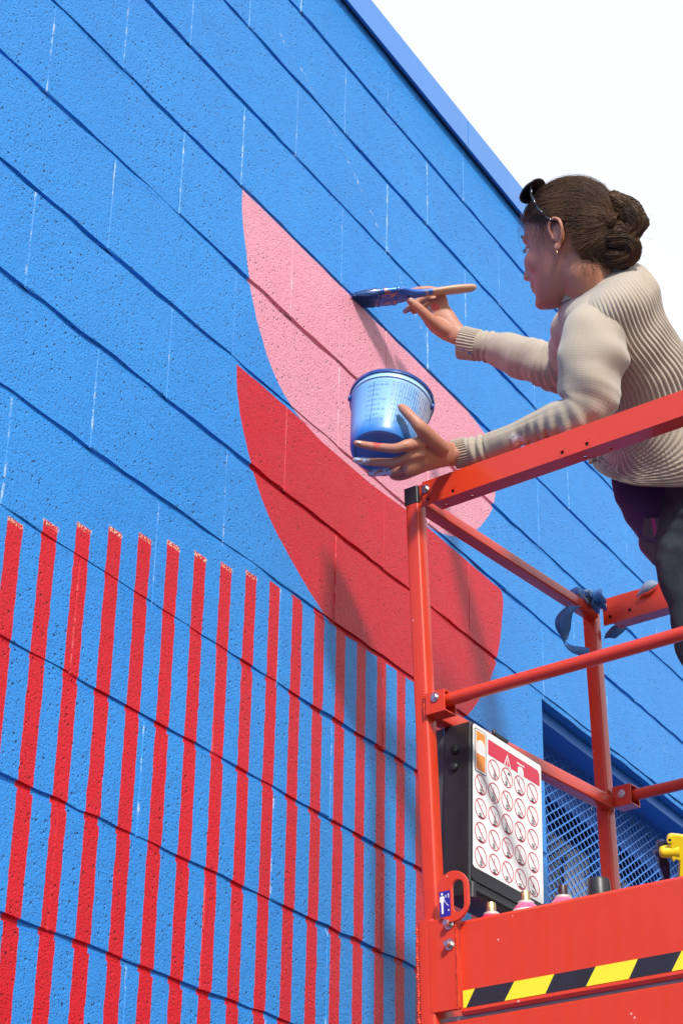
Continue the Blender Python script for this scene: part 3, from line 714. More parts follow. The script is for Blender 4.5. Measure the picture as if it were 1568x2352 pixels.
def chain(pts, rads, flat=1.0, nth=14, res=5, bdir=None):
    """rounded limb through pts; returns verts and faces"""
    P_ = [Vector(p) for p in pts]; secs = []
    for i, p in enumerate(P_):
        d = (P_[min(i+1, len(P_)-1)]-P_[max(i-1, 0)]).normalized()
        b = (bdir or FW); b = (b-d*b.dot(d)).normalized(); a = d.cross(b)
        secs.append((p, a*rads[i], b*rads[i]*flat))
    d0 = (P_[0]-P_[1]).normalized(); d1 = (P_[-1]-P_[-2]).normalized()
    s0, s1 = secs[0], secs[-1]
    secs = [(s0[0]+d0*rads[0]*.92, s0[1]*.25, s0[2]*.25), (s0[0]+d0*rads[0]*.6, s0[1]*.78, s0[2]*.78)]+secs+[(s1[0]+d1*rads[-1]*.6, s1[1]*.78, s1[2]*.78), (s1[0]+d1*rads[-1]*.92, s1[1]*.25, s1[2]*.25)]
    return loft(secs, nth, res)[:2]
def ellipsoid(c, A, B_, D, n=20, m_=12):
    V_ = []; F_ = []
    for i in range(1, m_):
        ph = math.pi*i/m_
        for k in range(n):
            th = 2*math.pi*k/n; V_.append(c + D*math.cos(ph) + (A*math.cos(th)+B_*math.sin(th))*math.sin(ph))
    V_ += [c+D, c-D]
    for i in range(m_-2):
        for k in range(n): F_.append((i*n+k, i*n+(k+1) % n, (i+1)*n+(k+1) % n, (i+1)*n+k))
    N_ = len(V_)
    for k in range(n): F_.append((N_-2, (k+1) % n, k)); F_.append((N_-1, (m_-2)*n+k, (m_-2)*n+(k+1) % n))
    return V_, F_
def join(parts):
    V_ = []; F_ = []
    for p in parts:
        n = len(V_); V_ += p[0]; F_ += [tuple(i+n for i in f) for f in p[1]]
    return V_, F_
def remeshed(name, parts, mat, parent, voxel, smooth_it=4, factor=.5):
    V_, F_ = join(parts); o = mesh_obj(name, V_, F_, mat, None)
    md = o.modifiers.new('r', 'REMESH'); md.mode = 'VOXEL'; md.voxel_size = voxel
    sm = o.modifiers.new('s', 'SMOOTH'); sm.factor = factor; sm.iterations = smooth_it
    dg = bpy.context.evaluated_depsgraph_get(); dg.update()
    me = bpy.data.meshes.new_from_object(o.evaluated_get(dg)); me.name = name
    loc = Vector(o.location); bpy.data.objects.remove(o)
    me.polygons.foreach_set('use_smooth', [True]*len(me.polygons))
    if not me.materials: me.materials.append(mat)
    o = bpy.data.objects.new(name, me); C.objects.link(o); place(o, loc, parent); return o

# ------------------------------------------------------------------ spray cans on the deck
M_cred = simple('can_red', (.62, .03, .10), .25, nscale=20, coat=.4); M_cpink = simple('can_pink', (.80, .12, .26), .28, coat=.4)
M_gold = simple('brass_collar', (.70, .52, .26), .35, metal=1, nscale=80, namp=.2); M_cream = simple('tin_rim', (.75, .73, .66), .35, metal=.4)
def spray_can(a, b, top, body, nozzle, label, cap=None):
    base = pp(a, b, -1.065); r_ = root('spray_can', base, label, 'spray can', 'spray cans standing behind the toe board')
    H = (top+.002+1.065)*KS; R_ = .0250
    m = MB(); m.lathe(base, pw, [(0, R_*.92), (.003, R_), (H-.042, R_), (H-.040, R_*.99)], 28, cap0=True); m.build('body', body, r_, smooth=True, autosmooth=35)
    m = MB(); m.lathe(base, pw, [(H-.0405, R_*.99), (H-.0385, R_*1.035), (H-.0365, R_*1.0), (H-.034, R_*.93)], 28); m.build('rim', M_cream, r_, smooth=True, autosmooth=35)
    if cap is None:
        m = MB(); m.lathe(base, pw, [(H-.036, R_*.95), (H-.031, R_*.86), (H-.026, R_*.70), (H-.022, R_*.52)], 28); m.build('dome', body, r_, smooth=True, autosmooth=35)
        m = MB(); m.lathe(base, pw, [(H-.0225, R_*.55), (H-.020, R_*.56), (H-.0185, R_*.50), (H-.019, R_*.28)], 24); m.build('valve_cup', M_cream, r_, smooth=True, autosmooth=35)
        m = MB(); m.lathe(base, pw, [(H-.020, .0085), (H-.004, .0082), (H-.001, .0074), (H, .004)], 18, cap1=True); m.tube(base+pw*(H-.008)-pu*.0078, base+pw*(H-.008)-pu*.0092, .0016, n=8); m.build('nozzle', nozzle, r_, smooth=True, autosmooth=35)
    else:
        m = MB(); m.lathe(base, pw, [(H-.045, R_*.80), (H-.006, R_*.76), (H-.001, R_*.68), (H, R_*.4)], 28, cap1=True); m.build('cap', cap, r_, smooth=True, autosmooth=35)
M_noz = simple('nozzle_black', (.05, .015, .02), .4)
spray_can(.075, .086, -.852, M_cred, M_gold, 'crimson domed spray can with gold nozzle, nearest the lanyard eye plate on the post')
spray_can(.070, .163, -.846, M_cpink, M_gold, 'spray can with pink dome and gold nozzle below the corner of the white sign plate')
spray_can(.085, .232, -.845, M_cpink, M_noz, 'pink spray can with dark red nozzle in front of the blue mesh')
spray_can(.110, .292, -.838, M_black, M_black, 'dark can with black cap beside the far red post', cap=M_black)

# ------------------------------------------------------------------ yellow spring clamp
M_cy = simple('yellow_plastic', (.86, .60, .015), .3, nscale=30, namp=.06, coat=.3); M_navy = simple('navy_plastic', (.012, .016, .06), .35)
tc_ = 3.34
tc_ *= KS
CB = Matrix((RT, -FW, UP)).transposed().to_4x4(); CB.translation = at(1540, 1960, tc_/KS)       # x right, y towards us, z up
def cpx(x, y): return ((x-1540)*tc_/FPX, -(y-1960)*tc_/FPX)
clampo = root('hand_clamp', at(1540, 1960, tc_/KS), 'yellow and navy plastic clamp standing on the lift behind the toe board', 'clamp')
def cpoly(name, pts, y0_, y1_, mat, bev=.002):
    m = MB(CB); m.prism([cpx(*p) for p in pts], y0_, y1_, 1); return m.build(name, mat, clampo, bevel=bev)
cpoly('handle', [(1531, 1925), (1534, 1918), (1542, 1915), (1556, 1916), (1575, 1919), (1600, 1925), (1600, 1960), (1576, 1966), (1570, 2080), (1556, 2080), (1558, 1975), (1548, 1972), (1543, 1979), (1540, 1970), (1537, 1948), (1534, 1938)], -.010, .010, M_cy)
m = MB(CB)
for q, r_ in (((1520, 1957), .0085),): 
    x_, z_ = cpx(*q); x2, z2 = cpx(1556, 1954)
    m.tube((x_, 0, z_), (x2, 0, z2), .0098, .013, n=20); m.lathe((x_, 0, z_), (-1, 0, -.1), [(0, .0098), (.003, .0085), (.0048, .005), (.0052, .001)], 20)
m.build('pad_arm', M_cy, clampo, smooth=True, autosmooth=40)
m = MB(CB); x_, z_ = cpx(1534, 1927); m.lathe((x_, .0102, z_), (0, 1, 0), [(0, .0050), (.002, .0048), (.002, .0026), (-.001, .0024)], 16); m.build('pivot_ring', M_cy, clampo, smooth=True, autosmooth=40)
m = MB(CB); m.tube((x_, .0100, z_), (x_, .0112, z_), .0025, n=12); m.build('pivot_pin', M_navy, clampo)
cpoly('jaw', [(1512, 1943), (1516, 1936), (1528, 1934), (1540, 1945), (1538, 1962), (1530, 1970), (1540, 1985), (1542, 2010), (1538, 2080), (1524, 2080), (1526, 2015), (1516, 1990), (1514, 1972), (1504, 1966), (1506, 1959), (1514, 1958)], -.034, -.014, M_navy)

# ------------------------------------------------------------------ paint brush
BT = aw(811, 690, 4.190); BE = aw(1093, 660, 4.245)
bax = (BE-BT).normalized(); blen = (BE-BT).length
bw = (FW*.92 - UP*.40); bw = (bw-bax*bw.dot(bax)).normalized(); bn = bax.cross(bw).normalized()
if bn.dot(UP) < 0: bn = -bn
brush = root('paint_brush', BT.lerp(BE, .5), 'wide paint brush loaded with blue paint touching the wall, with a bare wood handle end', 'brush')
def bsec(t, w_, h_, off=0): return (BT+bax*t+bw*off, bw*w_, bn*h_)
kb = NT('handle_wood'); P = kb.pos(); tt = kb.math('SUBTRACT', kb.dot(P, tuple(bax)), BT.dot(bax))
wood = kb.mix(kb.noise(kb.scale(P, (30, 30, 200)), 2, 3), (.42, .22, .12), (.58, .35, .21))
mk = kb.math('SUBTRACT', 1, kb.step(kb.math('ADD', tt, kb.math('MULTIPLY', kb.math('SUBTRACT', kb.noise(P, 90, 3), .5), .12)), .175, .004))
kb.base(kb.mix(mk, wood, (.025, .13, .50))); kb.rough(.38)
V_, F_, U_ = loft([bsec(.098, .0305, .0085), bsec(.112, .0295, .0085), bsec(.128, .020, .0085), bsec(.148, .0125, .0078), bsec(.175, .0115, .0072), bsec(.205, .0135, .0082), bsec(.235, .0145, .0088), bsec(blen-.014, .0120, .0080), bsec(blen-.004, .0085, .006), bsec(blen, .003, .002)], 20, 5)
mesh_obj('handle', V_, F_, kb.m, brush)
kf = NT('painted_ferrule'); f = kf.step(kf.noise(kf.scale(kf.obj(), (1, 1, 1)), 70, 4, .65), .42, .05); kf.base(kf.mix(f, (.45, .20, .13), (.02, .11, .42))); kf.p.inputs['Metallic'].default_value = .45; kf.rough(.35)
V_, F_, U_ = loft([bsec(.058, .0335, .0086), bsec(.062, .0335, .0088), bsec(.064, .0325, .0078), (BT+bax*.075, bw*.0325, bn*.0078), bsec(.092, .0325, .0078), bsec(.094, .0335, .0086), bsec(.100, .0335, .0086)], 28, 3, expo=4)
mesh_obj('ferrule', V_, F_, kf.m, brush)
M_br = simple('wet_blue_bristles', (.016, .10, .38), .35, nscale=120, namp=.5, coat=.5)
def bd(th, f, l, p): return -.0011*abs(math.sin(th*23+f*2.0)) + .0006*math.sin(th*57)
V_, F_, U_ = loft([bsec(-.006, .014, .0016, -.010), bsec(.002, .023, .0028, -.005), bsec(.018, .030, .0058), bsec(.040, .0325, .0078), bsec(.060, .0325, .0080)], 140, 6, disp=bd, expo=3)
mesh_obj('bristles', V_, F_, M_br, brush)
rnd = random.Random(4); m = MB()
for i in range(170):
    s_ = rnd.uniform(-1, 1); u_ = rnd.choice((-1, 1))*rnd.uniform(.5, 1)
    p0 = BT+bax*.05+bw*.032*s_+bn*.0078*u_; p1 = BT+bax*rnd.uniform(-.010, .004)+bw*(.021*s_-.006+rnd.uniform(-.004, .004))+bn*(.004*u_+rnd.uniform(-.001, .001))
    mid_ = p0.lerp(p1, .5)+bn*.0022*u_; m.tube(p0, mid_, .0007, .0006, n=3, caps=False); m.tube(mid_, p1, .0006, .0002, n=3, caps=False)
m.build('bristle_tips', M_br, brush, smooth=True, bevel=-1)['kind'] = 'stuff'

# ------------------------------------------------------------------ paint bucket
KB = at(877, 1041, 3.822); KT = at(900, 920, 3.925); kax = (KT-KB).normalized(); kl = (KT-KB).length
kx = RT-kax*RT.dot(kax); kx.normalize(); kn = kax.cross(kx)
if kn.dot(FW) > 0: kn = -kn                                  # kn points to the viewer
bucket = root('paint_bucket', KB.lerp(KT, .5), 'clear plastic mixing bucket of blue paint with printed scales, held in the left hand', 'bucket')
kk = NT('paint_filled_plastic'); P = kk.pos(); hh = kk.math('DIVIDE', kk.math('SUBTRACT', kk.dot(P, tuple(kax)), KB.dot(kax)), kl)
ang = kk.dot(P, tuple(kx)); ang = kk.math('SUBTRACT', ang, KB.dot(kx))
nz_ = kk.noise(P, 22, 3, .6)
colb = kk.mix(kk.step(kk.math('ADD', hh, kk.math('MULTIPLY', nz_, .35)), .36, .16), (.035, .20, .60), (.27, .54, .90))
clear = kk.math('MULTIPLY', kk.step(kk.math('ADD', ang, kk.math('MULTIPLY', nz_, .02)), .066, .008), kk.step(hh, .25, .1))
colb = kk.mix(clear, colb, (.55, .66, .86))
colb = kk.mix(kk.step(kk.math('ADD', hh, kk.math('MULTIPLY', nz_, .10)), .90, .02), colb, (.38, .62, .90))
kk.base(colb); kk.rough(.34); kk.p.inputs['Coat Weight'].default_value = .22; kk.p.inputs['Coat Roughness'].default_value = .08
kk.p.inputs['Subsurface Weight'].default_value = .15; kk.p.inputs['Subsurface Scale'].default_value = .01
m = MB(); R0, R1 = .0640*KS, .0835*KS
m.lathe(KB, kax, [(.004, .001), (.004, R0-.010), (.0015, R0-.009), (0, R0-.007), (.0008, R0-.002), (.004, R0), (.010, R0+.0018), (kl*.82, R0+(R1-R0)*.82), (kl*.83, R0+(R1-R0)*.83+.0012), (kl-.004, R1+.0006), (kl, R1), (kl, R1-.0020), (kl*.6, R0+(R1-R0)*.6-.002), (.012, R0-.001), (.009, .001)], 72)
tub = m.build('tub', kk.m, bucket, smooth=True, autosmooth=40)
M_rim = simple('paint_smeared_rim', (.012, .055, .26), .3, nscale=60, namp=.6, coat=.4)
m = MB(); rr = [(kl-.006, R1+.0008), (kl-.0065, R1+.0035), (kl-.001, R1+.0042), (kl+.0015, R1+.0030), (kl+.0015, R1-.001), (kl-.006, R1-.0005)]
m.lathe(KB, kax, rr, 72); m.build('rim', M_rim, bucket, smooth=True, autosmooth=50)
m = MB(); m.lathe(KB, kax, [(kl-.0175, R1-.0002), (kl-.0180, R1+.0016), (kl-.0165, R1+.0018), (kl-.0160, R1-.0002)], 72); m.build('rim_bead', kk.m, bucket, smooth=True)
m = MB(); e_ = KB+kax*(kl-.016)-kx*(R1+.0015)+kn*.010; m.lathe(e_, -kx, [(-.004, .006), (.002, .006), (.003, .004)], 14, cap1=True); m.build('handle_ear', M_rim, bucket, smooth=True, autosmooth=40); m = MB(); e_ = KB+kax*(kl-.016)+kx*(R1+.0015)+kn*.010; m.lathe(e_, kx, [(-.004, .006), (.002, .006), (.003, .004)], 14, cap1=True)
m.build('handle_ear', M_rim, bucket, smooth=True, autosmooth=40)
M_paint = simple('blue_paint', (.03, .16, .55), .15, coat=.6)
m = MB(); m.lathe(KB, kax, [(kl*.62, .0005), (kl*.62, R0+(R1-R0)*.62-.004)], 48); m.build('paint', M_paint, bucket, bevel=-1)
M_prt = simple('scale_print', (.012, .05, .24), .4)
def conep(u_, h_):                                         # u_ metres round from the viewer side, h_ metres up the side
    r_ = R0+(R1-R0)*(h_/kl)+.0022*(1-h_/kl)+.0004; a = u_/.070
    return KB+kax*h_+(kn*math.cos(a)+kx*math.sin(a))*(r_+.0003)
m = MB()
def mark(u0, h0, u1, h1):
    n = max(1, int(abs(u1-u0)/.006)+1); n2 = max(1, int(abs(h1-h0)/.02)+1)
    for i in range(n):
        for j in range(n2):
            a, b = u0+(u1-u0)*i/n, u0+(u1-u0)*(i+1)/n; c_, d_ = h0+(h1-h0)*j/n2, h0+(h1-h0)*(j+1)/n2
            m.add([conep(a, c_), conep(b, c_), conep(b, d_), conep(a, d_)], [(0, 1, 2, 3)])
rnd = random.Random(8)
U0 = -.030; rowsN = 9
for i in range(rowsN):
    h_ = .026+i*.0118
    mark(U0-.0012, h_-.0004, U0+.0026, h_+.0004)
    for side, n in ((-1, rnd.choice((4, 5, 5))), (1, rnd.choice((5, 6, 12, 12)))):
        for k_ in range(n):
            u_ = U0+.004+k_*.0021 if side > 0 else U0-.0035-k_*.0022
            if k_ % 4 == 3 and side > 0: continue
            hh_ = rnd.choice((.0022, .0026)); w_ = .0014
            t_ = rnd.randrange(3)
            mark(u_, h_-hh_/2, u_+.0005, h_+hh_/2)
            if t_: mark(u_, h_+hh_/2-.0005, u_+w_, h_+hh_/2)
            if t_ != 1: mark(u_, h_-hh_/2, u_+w_, h_-hh_/2+.0005)
            if t_ == 2: mark(u_+w_-.0005, h_-hh_/2, u_+w_, h_)
mark(U0, .020, U0+.0008, .124)
for i, u_ in enumerate([.004, .0075, .0125, .0185, .0235, .0285, .034, .0385, .044, .049, .0545, .060, .0655, .071, .0765, .082]):
    mark(u_, .022, u_+.0007, .124)
    for k_ in range(9):
        if rnd.random() < .55: mark(u_+.0015, .028+k_*.0115, u_+.0026, .0305+k_*.0115)
m.build('printed_scale', M_prt, bucket, bevel=-1)

# ------------------------------------------------------------------ the painter
person = root('person', pp(.42, .50, -1.066), 'person in beige cardigan and jeans leaning over the red rail, holding brush and bucket', 'person')
# head frame
def rotv(v, ax, deg): return Matrix.Rotation(math.radians(deg), 3, ax) @ v
phi = math.radians(34)
hf = -RT*math.cos(phi)+FW*math.sin(phi); hn = -RT*math.sin(phi)-FW*math.cos(phi); hu = UP.copy()
hf, hn, hu = [rotv(v, RT, -9) for v in (hf, hn, hu)]
if hu.dot(FW) < 0: hf, hn, hu = [rotv(v, RT, 18) for v in (hf, hn, hu)]
sg = 1 if rotv(hf, hn, 8).dot(hu) < 0 else -1
hf, hu = rotv(hf, hn, 8*sg), rotv(hu, hn, 8*sg)
HO = at(1273, 542, 3.885) - hn*.070*KS
def H(f, n, z): return HO+(hf*f+hn*n+hu*z)*KS

ks = NT('skin'); P = ks.pos(); n1 = ks.noise(P, 22, 4, .6); n2 = ks.noise(P, 120, 3, .6)
skin = ks.mix(n1, (.40, .165, .10), (.54, .25, .16)); skin = ks.mix(ks.math('MULTIPLY', n2, .35), skin, (.36, .12, .075))
def near(pt, r_, soft=.35):
    soft = 1.0 if r_ > .02 else soft
    d = ks.n('ShaderNodeVectorMath'); d.operation = 'DISTANCE'; ks.link(P, d.inputs[0]); d.inputs[1].default_value = pt
    return ks.math('SUBTRACT', 1, ks.step(d.outputs['Value'], r_, r_*soft))
def spot(pts, r_, thr, col, base, sc_=160):
    mk = None
    for p in pts:
        q = near(p, r_); mk = q if mk is None else ks.math('MAXIMUM', mk, q)
    return ks.mix(ks.math('MULTIPLY', mk, ks.step(ks.noise(P, sc_, 3, .6), thr, .04)), base, col)
skin = spot([H(.095, .045, -.03), H(.085, .055, -.045)], .045, .0, (.50, .19, .14), skin)          # flushed cheek
skin = spot([at(822, 1058, 3.81), at(835, 1058, 3.81), at(858, 1090, 3.83), at(875, 1088, 3.83), at(888, 1082, 3.82)], .011, .46, (.52, .62, .80), skin)
skin = spot([aw(940, 686, 4.21), aw(932, 716, 4.26), aw(985, 715, 4.24)], .010, .52, (.30, .30, .60), skin)
skin = spot([at(868, 1022, 3.78), aw(1000, 705, 4.24)], .010, .40, (.60, .05, .05), skin)
ks.base(skin); ks.rough(ks.math('ADD', .40, ks.math('MULTIPLY', n2, .18)))
ks.p.inputs['Subsurface Weight'].default_value = .12; ks.p.inputs['Subsurface Radius'].default_value = (.010, .004, .002); ks.p.inputs['Subsurface Scale'].default_value = 1.0
ks.link(ks.bump(ks.math('ADD', ks.noise(P, 420, 3, .6), ks.math('MULTIPLY', ks.noise(P, 90, 3, .6), 1.2)), .22, .0009), ks.p.inputs['Normal'])

parts = []
tab = [(-.120, .074, .048, .010), (-.113, .086, .030, .026), (-.100, .0915, .008, .037), (-.085, .0905, -.010, .046), (-.066, .0885, -.030, .0545), (-.045, .0885, -.050, .0610), (-.025, .0880, -.070, .0660), (-.005, .0870, -.086, .0690),
       (.015, .0885, -.096, .0715), (.035, .0930, -.101, .0725), (.060, .0905, -.100, .0715), (.085, .0770, -.090, .0640), (.105, .0550, -.070, .0500), (.120, .0200, -.035, .0250), (.124, .000, -.012, .008)]
parts.append(loft([(H((a+b)/2, 0, z), hf*(a-b)/2*KS, hn*hw*KS) for z, a, b, hw in tab], 40, 4, expo=2.15)[:2])
def E_(f, n, z, rf, rn, rz): return ellipsoid(H(f, n, z), hf*rf*KS, hn*rn*KS, hu*rz*KS)
parts += [E_(.096, 0, -.034, .022, .0125, .011), E_(.108, 0, -.039, .010, .010, .0090), E_(.098, 0, -.014, .014, .0085, .028), E_(.086, 0, -.055, .013, .026, .016), E_(.098, .011, -.043, .012, .0065, .007), E_(.098, -.011, -.043, .012, .0065, .007),
          E_(.083, 0, .030, .013, .045, .014),
          E_(.062, .038, -.024, .026, .020, .030), E_(.062, -.038, -.024, .026, .020, .030),
          E_(.092, 0, -.066, .010, .021, .0055), E_(.090, 0, -.076, .010, .019, .006), E_(.085, 0, -.104, .013, .019, .013)]
NB = at(1372, 690, 3.955)
parts.append(chain([H(-.012, 0, -.030), H(-.022, 0, -.075), (H(-.030, 0, -.115)+NB)/2, NB, at(1420, 770, 3.95)], [.052, .050, .050, .058, .093], nth=24))
parts.append(chain([at(1420, 790, 3.95), at(1470, 880, 4.01), at(1530, 980, 4.04), at(1580, 1080, 4.02)], [.09, .09, .08, .06], nth=24))
# arms inside the sleeves
parts.append(chain([at(1398, 722, 3.89), at(1376, 760, 3.84), at(1360, 802, 3.805), at(1350, 860, 3.787), at(1343, 920, 3.776)], [.036, .036, .034, .032, .028], nth=18))
parts.append(chain([at(1335, 945, 3.768), at(1270, 968, 3.787), at(1220, 983, 3.812), at(1165, 1008, 3.842), at(1112, 1027, 3.864), at(1045, 1044, 3.872)], [.022, .014, .013, .013, .014, .019], nth=18))
parts.append(chain([aw(1352, 745, 3.86), aw(1320, 822, 3.98), aw(1290, 842, 4.03)], [.042, .038, .035], nth=18))
parts.append(chain([aw(1290, 842, 4.03), aw(1190, 820, 4.125), aw(1110, 793, 4.19), aw(1068, 778, 4.225)], [.033, .028, .024, .0215], nth=18))
# left hand under the bucket
def hand(secs): return loft([(at(*c), vec(*a), vec(*b)) for c, a, b in secs], 28, 6)[:2]
parts.append(hand([((1052, 1045, 3.874), (2, -26), (0, 4, -.012)), ((1035, 1044, 3.862), (4, -27), (0, 5, -.017)), ((1010, 1043, 3.838), (8, -33), (0, 7, -.0175)), ((980, 1043, 3.812), (10, -41), (0, 10, -.017)),
                   ((955, 1046, 3.795), (8, -44), (0, 12, -.015)), ((937, 1050, 3.788), (6, -38), (0, 12, -.012)), ((928, 1052, 3.788), (4, -24), (0, 9, -.006))]))
LF = {'thumb': ([(1012, 1030, 3.822), (988, 1008, 3.790), (965, 982, 3.768), (947, 961, 3.772), (931, 944, 3.783), (921, 935, 3.790)], [.0170, .0165, .0138, .0108, .0104, .0078]),
      'index': ([(962, 1020, 3.785), (934, 1022, 3.768), (908, 1030, 3.766), (880, 1028, 3.776), (848, 1024, 3.784), (818, 1018, 3.789)], [.0130, .0112, .0100, .0088, .0082, .0066]),
      'middle': ([(965, 1042, 3.790), (935, 1050, 3.780), (905, 1063, 3.788), (875, 1062, 3.800), (845, 1060, 3.812), (816, 1057, 3.820)], [.0125, .0110, .0098, .0088, .0082, .0066]),
      'ring': ([(968, 1060, 3.800), (940, 1070, 3.798), (915, 1082, 3.812), (892, 1084, 3.824), (870, 1085, 3.832), (850, 1088, 3.838)], [.0120, .0105, .0094, .0086, .0080, .0066]),
      'pinky': ([(972, 1072, 3.815), (948, 1084, 3.818), (928, 1093, 3.832), (913, 1096, 3.842), (900, 1094, 3.850)], [.0110, .0094, .0084, .0076, .0062])}
for k_, (p_, r_) in LF.items(): parts.append(chain([at(*q) for q in p_], [q*.95 for q in r_]))
# knuckles and tendons
for (x, y, t, r_) in ((936, 1024, 3.768, .0118), (938, 1048, 3.779, .0115), (944, 1068, 3.795, .0108)): parts.append(ellipsoid(at(x, y, t), RT*r_, UP*r_*.9, FW*r_*.9, 12, 8))
def handr(secs): return loft([(aw(c[0], c[1], c[2]+.102), vec(*a, t=4.5), vec(*b)*1.05) for c, a, b in secs], 28, 6)[:2]
# right hand round the brush handle
parts.append(handr([((1070, 780, 4.124), (14, -17), (0, 0, -.013)), ((1052, 772, 4.128), (17, -17), (0, 0, -.016)), ((1032, 757, 4.135), (23, -20), (0, 0, -.0165)), ((1014, 738, 4.142), (29, -20), (0, 0, -.016)),
                   ((1000, 718, 4.147), (33, -14), (0, 0, -.014)), ((995, 700, 4.150), (33, -6), (0, 0, -.012)), ((1000, 686, 4.152), (25, 0), (0, 0, -.009))]))
RF = {'thumb': ([(1030, 762, 4.132), (1005, 748, 4.124), (984, 730, 4.112), (966, 712, 4.106), (950, 698, 4.105), (940, 690, 4.106)], [.0165, .0155, .0125, .0108, .0104, .0080]),
      'index': ([(1018, 700, 4.150), (1014, 682, 4.148), (1000, 669, 4.142), (976, 665, 4.138), (952, 668, 4.138), (934, 671, 4.140)], [.0115, .0105, .0092, .0085, .0078, .0062]),
      'middle': ([(1010, 712, 4.155), (1000, 692, 4.165), (985, 682, 4.172), (965, 690, 4.172), (945, 704, 4.166), (930, 715, 4.160)], [.0115, .0105, .0095, .0086, .0080, .0064]),
      'ring': ([(1002, 728, 4.158), (985, 712, 4.172), (975, 702, 4.178), (960, 706, 4.174), (950, 716, 4.166)], [.0110, .0100, .0090, .0082, .0066]),
      'pinky': ([(1000, 742, 4.155), (982, 730, 4.168), (972, 724, 4.170), (966, 722, 4.164)], [.0098, .0088, .0078, .0064])}
for k_, (p_, r_) in RF.items(): parts.append(chain([aw(q[0], q[1], q[2]+.102) for q in p_], r_))
body = remeshed('body', parts, ks.m, person, .0026, 5, .5)
bm = bmesh.new(); bm.from_mesh(body.data); o0 = Vector(body.location)+WPOS[person.name]; cen = H(.03, 0, -.01)-o0
sel = [v for v in bm.verts if (v.co-cen).length < .125]
for _ in range(9): bmesh.ops.smooth_vert(bm, verts=sel, factor=.5, use_axis_x=True, use_axis_y=True, use_axis_z=True)
bm.to_mesh(body.data); bm.free()

# ear: outer helix, inner bowl, lobe
def Eh(pts, rad, nth=10): return chain([H(*p) for p in pts], [q*KS for q in rad], nth=nth, res=4, bdir=hn)
e0 = .069
ear = [Eh([(.004, e0+.004, -.004), (.006, e0+.010, .012), (.001, e0+.013, .026), (-.010, e0+.015, .031), (-.021, e0+.016, .024), (-.025, e0+.016, .008), (-.021, e0+.013, -.008), (-.013, e0+.009, -.020), (-.007, e0+.007, -.029)], [.0030, .0034, .0036, .0036, .0036, .0036, .0034, .0034, .0045]),
       Eh([(-.012, e0+.007, .020), (-.017, e0+.009, .006), (-.013, e0+.007, -.008)], [.003, .0034, .003]),
       E_(-.010, e0+.003, .004, .015, .0065, .026), E_(-.004, e0+.007, -.027, .007, .004, .0085), E_(.003, e0+.004, -.004, .0042, .0045, .007)]
remeshed('ear', ear, ks.m, body, .0011, 4, .5)
ear2 = [(([p - hn*2*((p-HO).dot(hn)) for p in q[0]]), [tuple(reversed(f)) for f in q[1]]) for q in ear]
remeshed('ear', ear2, ks.m, body, .0016, 3, .5)
M_gld = simple('gold', (.8, .55, .25), .25, metal=1)
m = MB(); m.tube(H(-.004, e0+.010, -.033), H(-.003, e0+.010, -.048), .0007, .0005, n=6); m.build('earring', M_gld, person, smooth=True)
# eye and lashes on the visible side
M_eye = simple('eye_white', (.7, .68, .66), .2); M_lash = simple('lash', (.02, .015, .012), .6)
V_, F_ = E_(.0745, .031, .004, .0125, .0125, .0125); mesh_obj('eye', V_, F_, M_eye, person)
V_, F_ = E_(.0735, .031, .0075, .0140, .0140, .0095); mesh_obj('eyelid', V_, F_, ks.m, person)
m = MB()
for i in range(14):
    t = i/13; p0 = H(.0880-.006*t, .024+.018*t, .0055); m.tube(p0, p0+hf*.008+hn*.002-hu*.0025, .0004, .0001, n=3)
m.build('eyelashes', M_lash, person)
m = MB(); rnd = random.Random(9)
for i in range(70):
    t = rnd.random(); p0 = H(.0970-.012*t, .016+.034*t, .0305+.004*math.sin(t*3)+rnd.uniform(-.002, .002)); m.tube(p0, p0-hf*.004+hn*.005+hu*.001, .0004, .0001, n=3)
m.build('eyebrow', M_lash, person)

# nails and ring
M_nail = simple('nail', (.62, .36, .30), .25, coat=.5); M_nailp = simple('painted_nail', (.45, .55, .75), .35)
def nail(p, d, nrm, w_, l_, mat):
    d = d.normalized(); nrm = (nrm-d*nrm.dot(d)).normalized(); s_ = d.cross(nrm)
    V_, F_ = ellipsoid(p, d*l_, s_*w_, nrm*.0011, 12, 8); mesh_obj('nail', V_, F_, mat, person)
nail(at(926, 938, 3.781), at(921, 934, 3.79)-at(940, 953, 3.778), -FW+UP*.8, .0045, .0065, M_nail)
nail(at(824, 1015, 3.783), at(815, 1014, 3.79)-at(845, 1020, 3.784), -FW*.8+UP*.9, .0040, .0060, M_nail)
nail(at(822, 1054, 3.813), at(815, 1055, 3.82)-at(845, 1058, 3.81), -FW+UP*.8, .0040, .0060, M_nailp)
nail(at(856, 1084, 3.831), at(850, 1086, 3.84)-at(870, 1084, 3.83), -FW+UP*.8, .0038, .0056, M_nailp)
nail(aw(944, 690, 4.198), aw(938, 686, 4.20)-aw(956, 702, 4.20), -FW+UP*.3-RT*.3, .0045, .0065, M_nail)
m = MB(); q = at(897, 1083, 3.822); d = (at(885, 1084, 3.826)-at(910, 1082, 3.815)).normalized()
m.lathe(q, d, [(-.0012, .0089), (-.0012, .0098), (.0012, .0098), (.0012, .0089)], 24); m.build('finger_ring', M_steel, person, smooth=True, autosmooth=40)

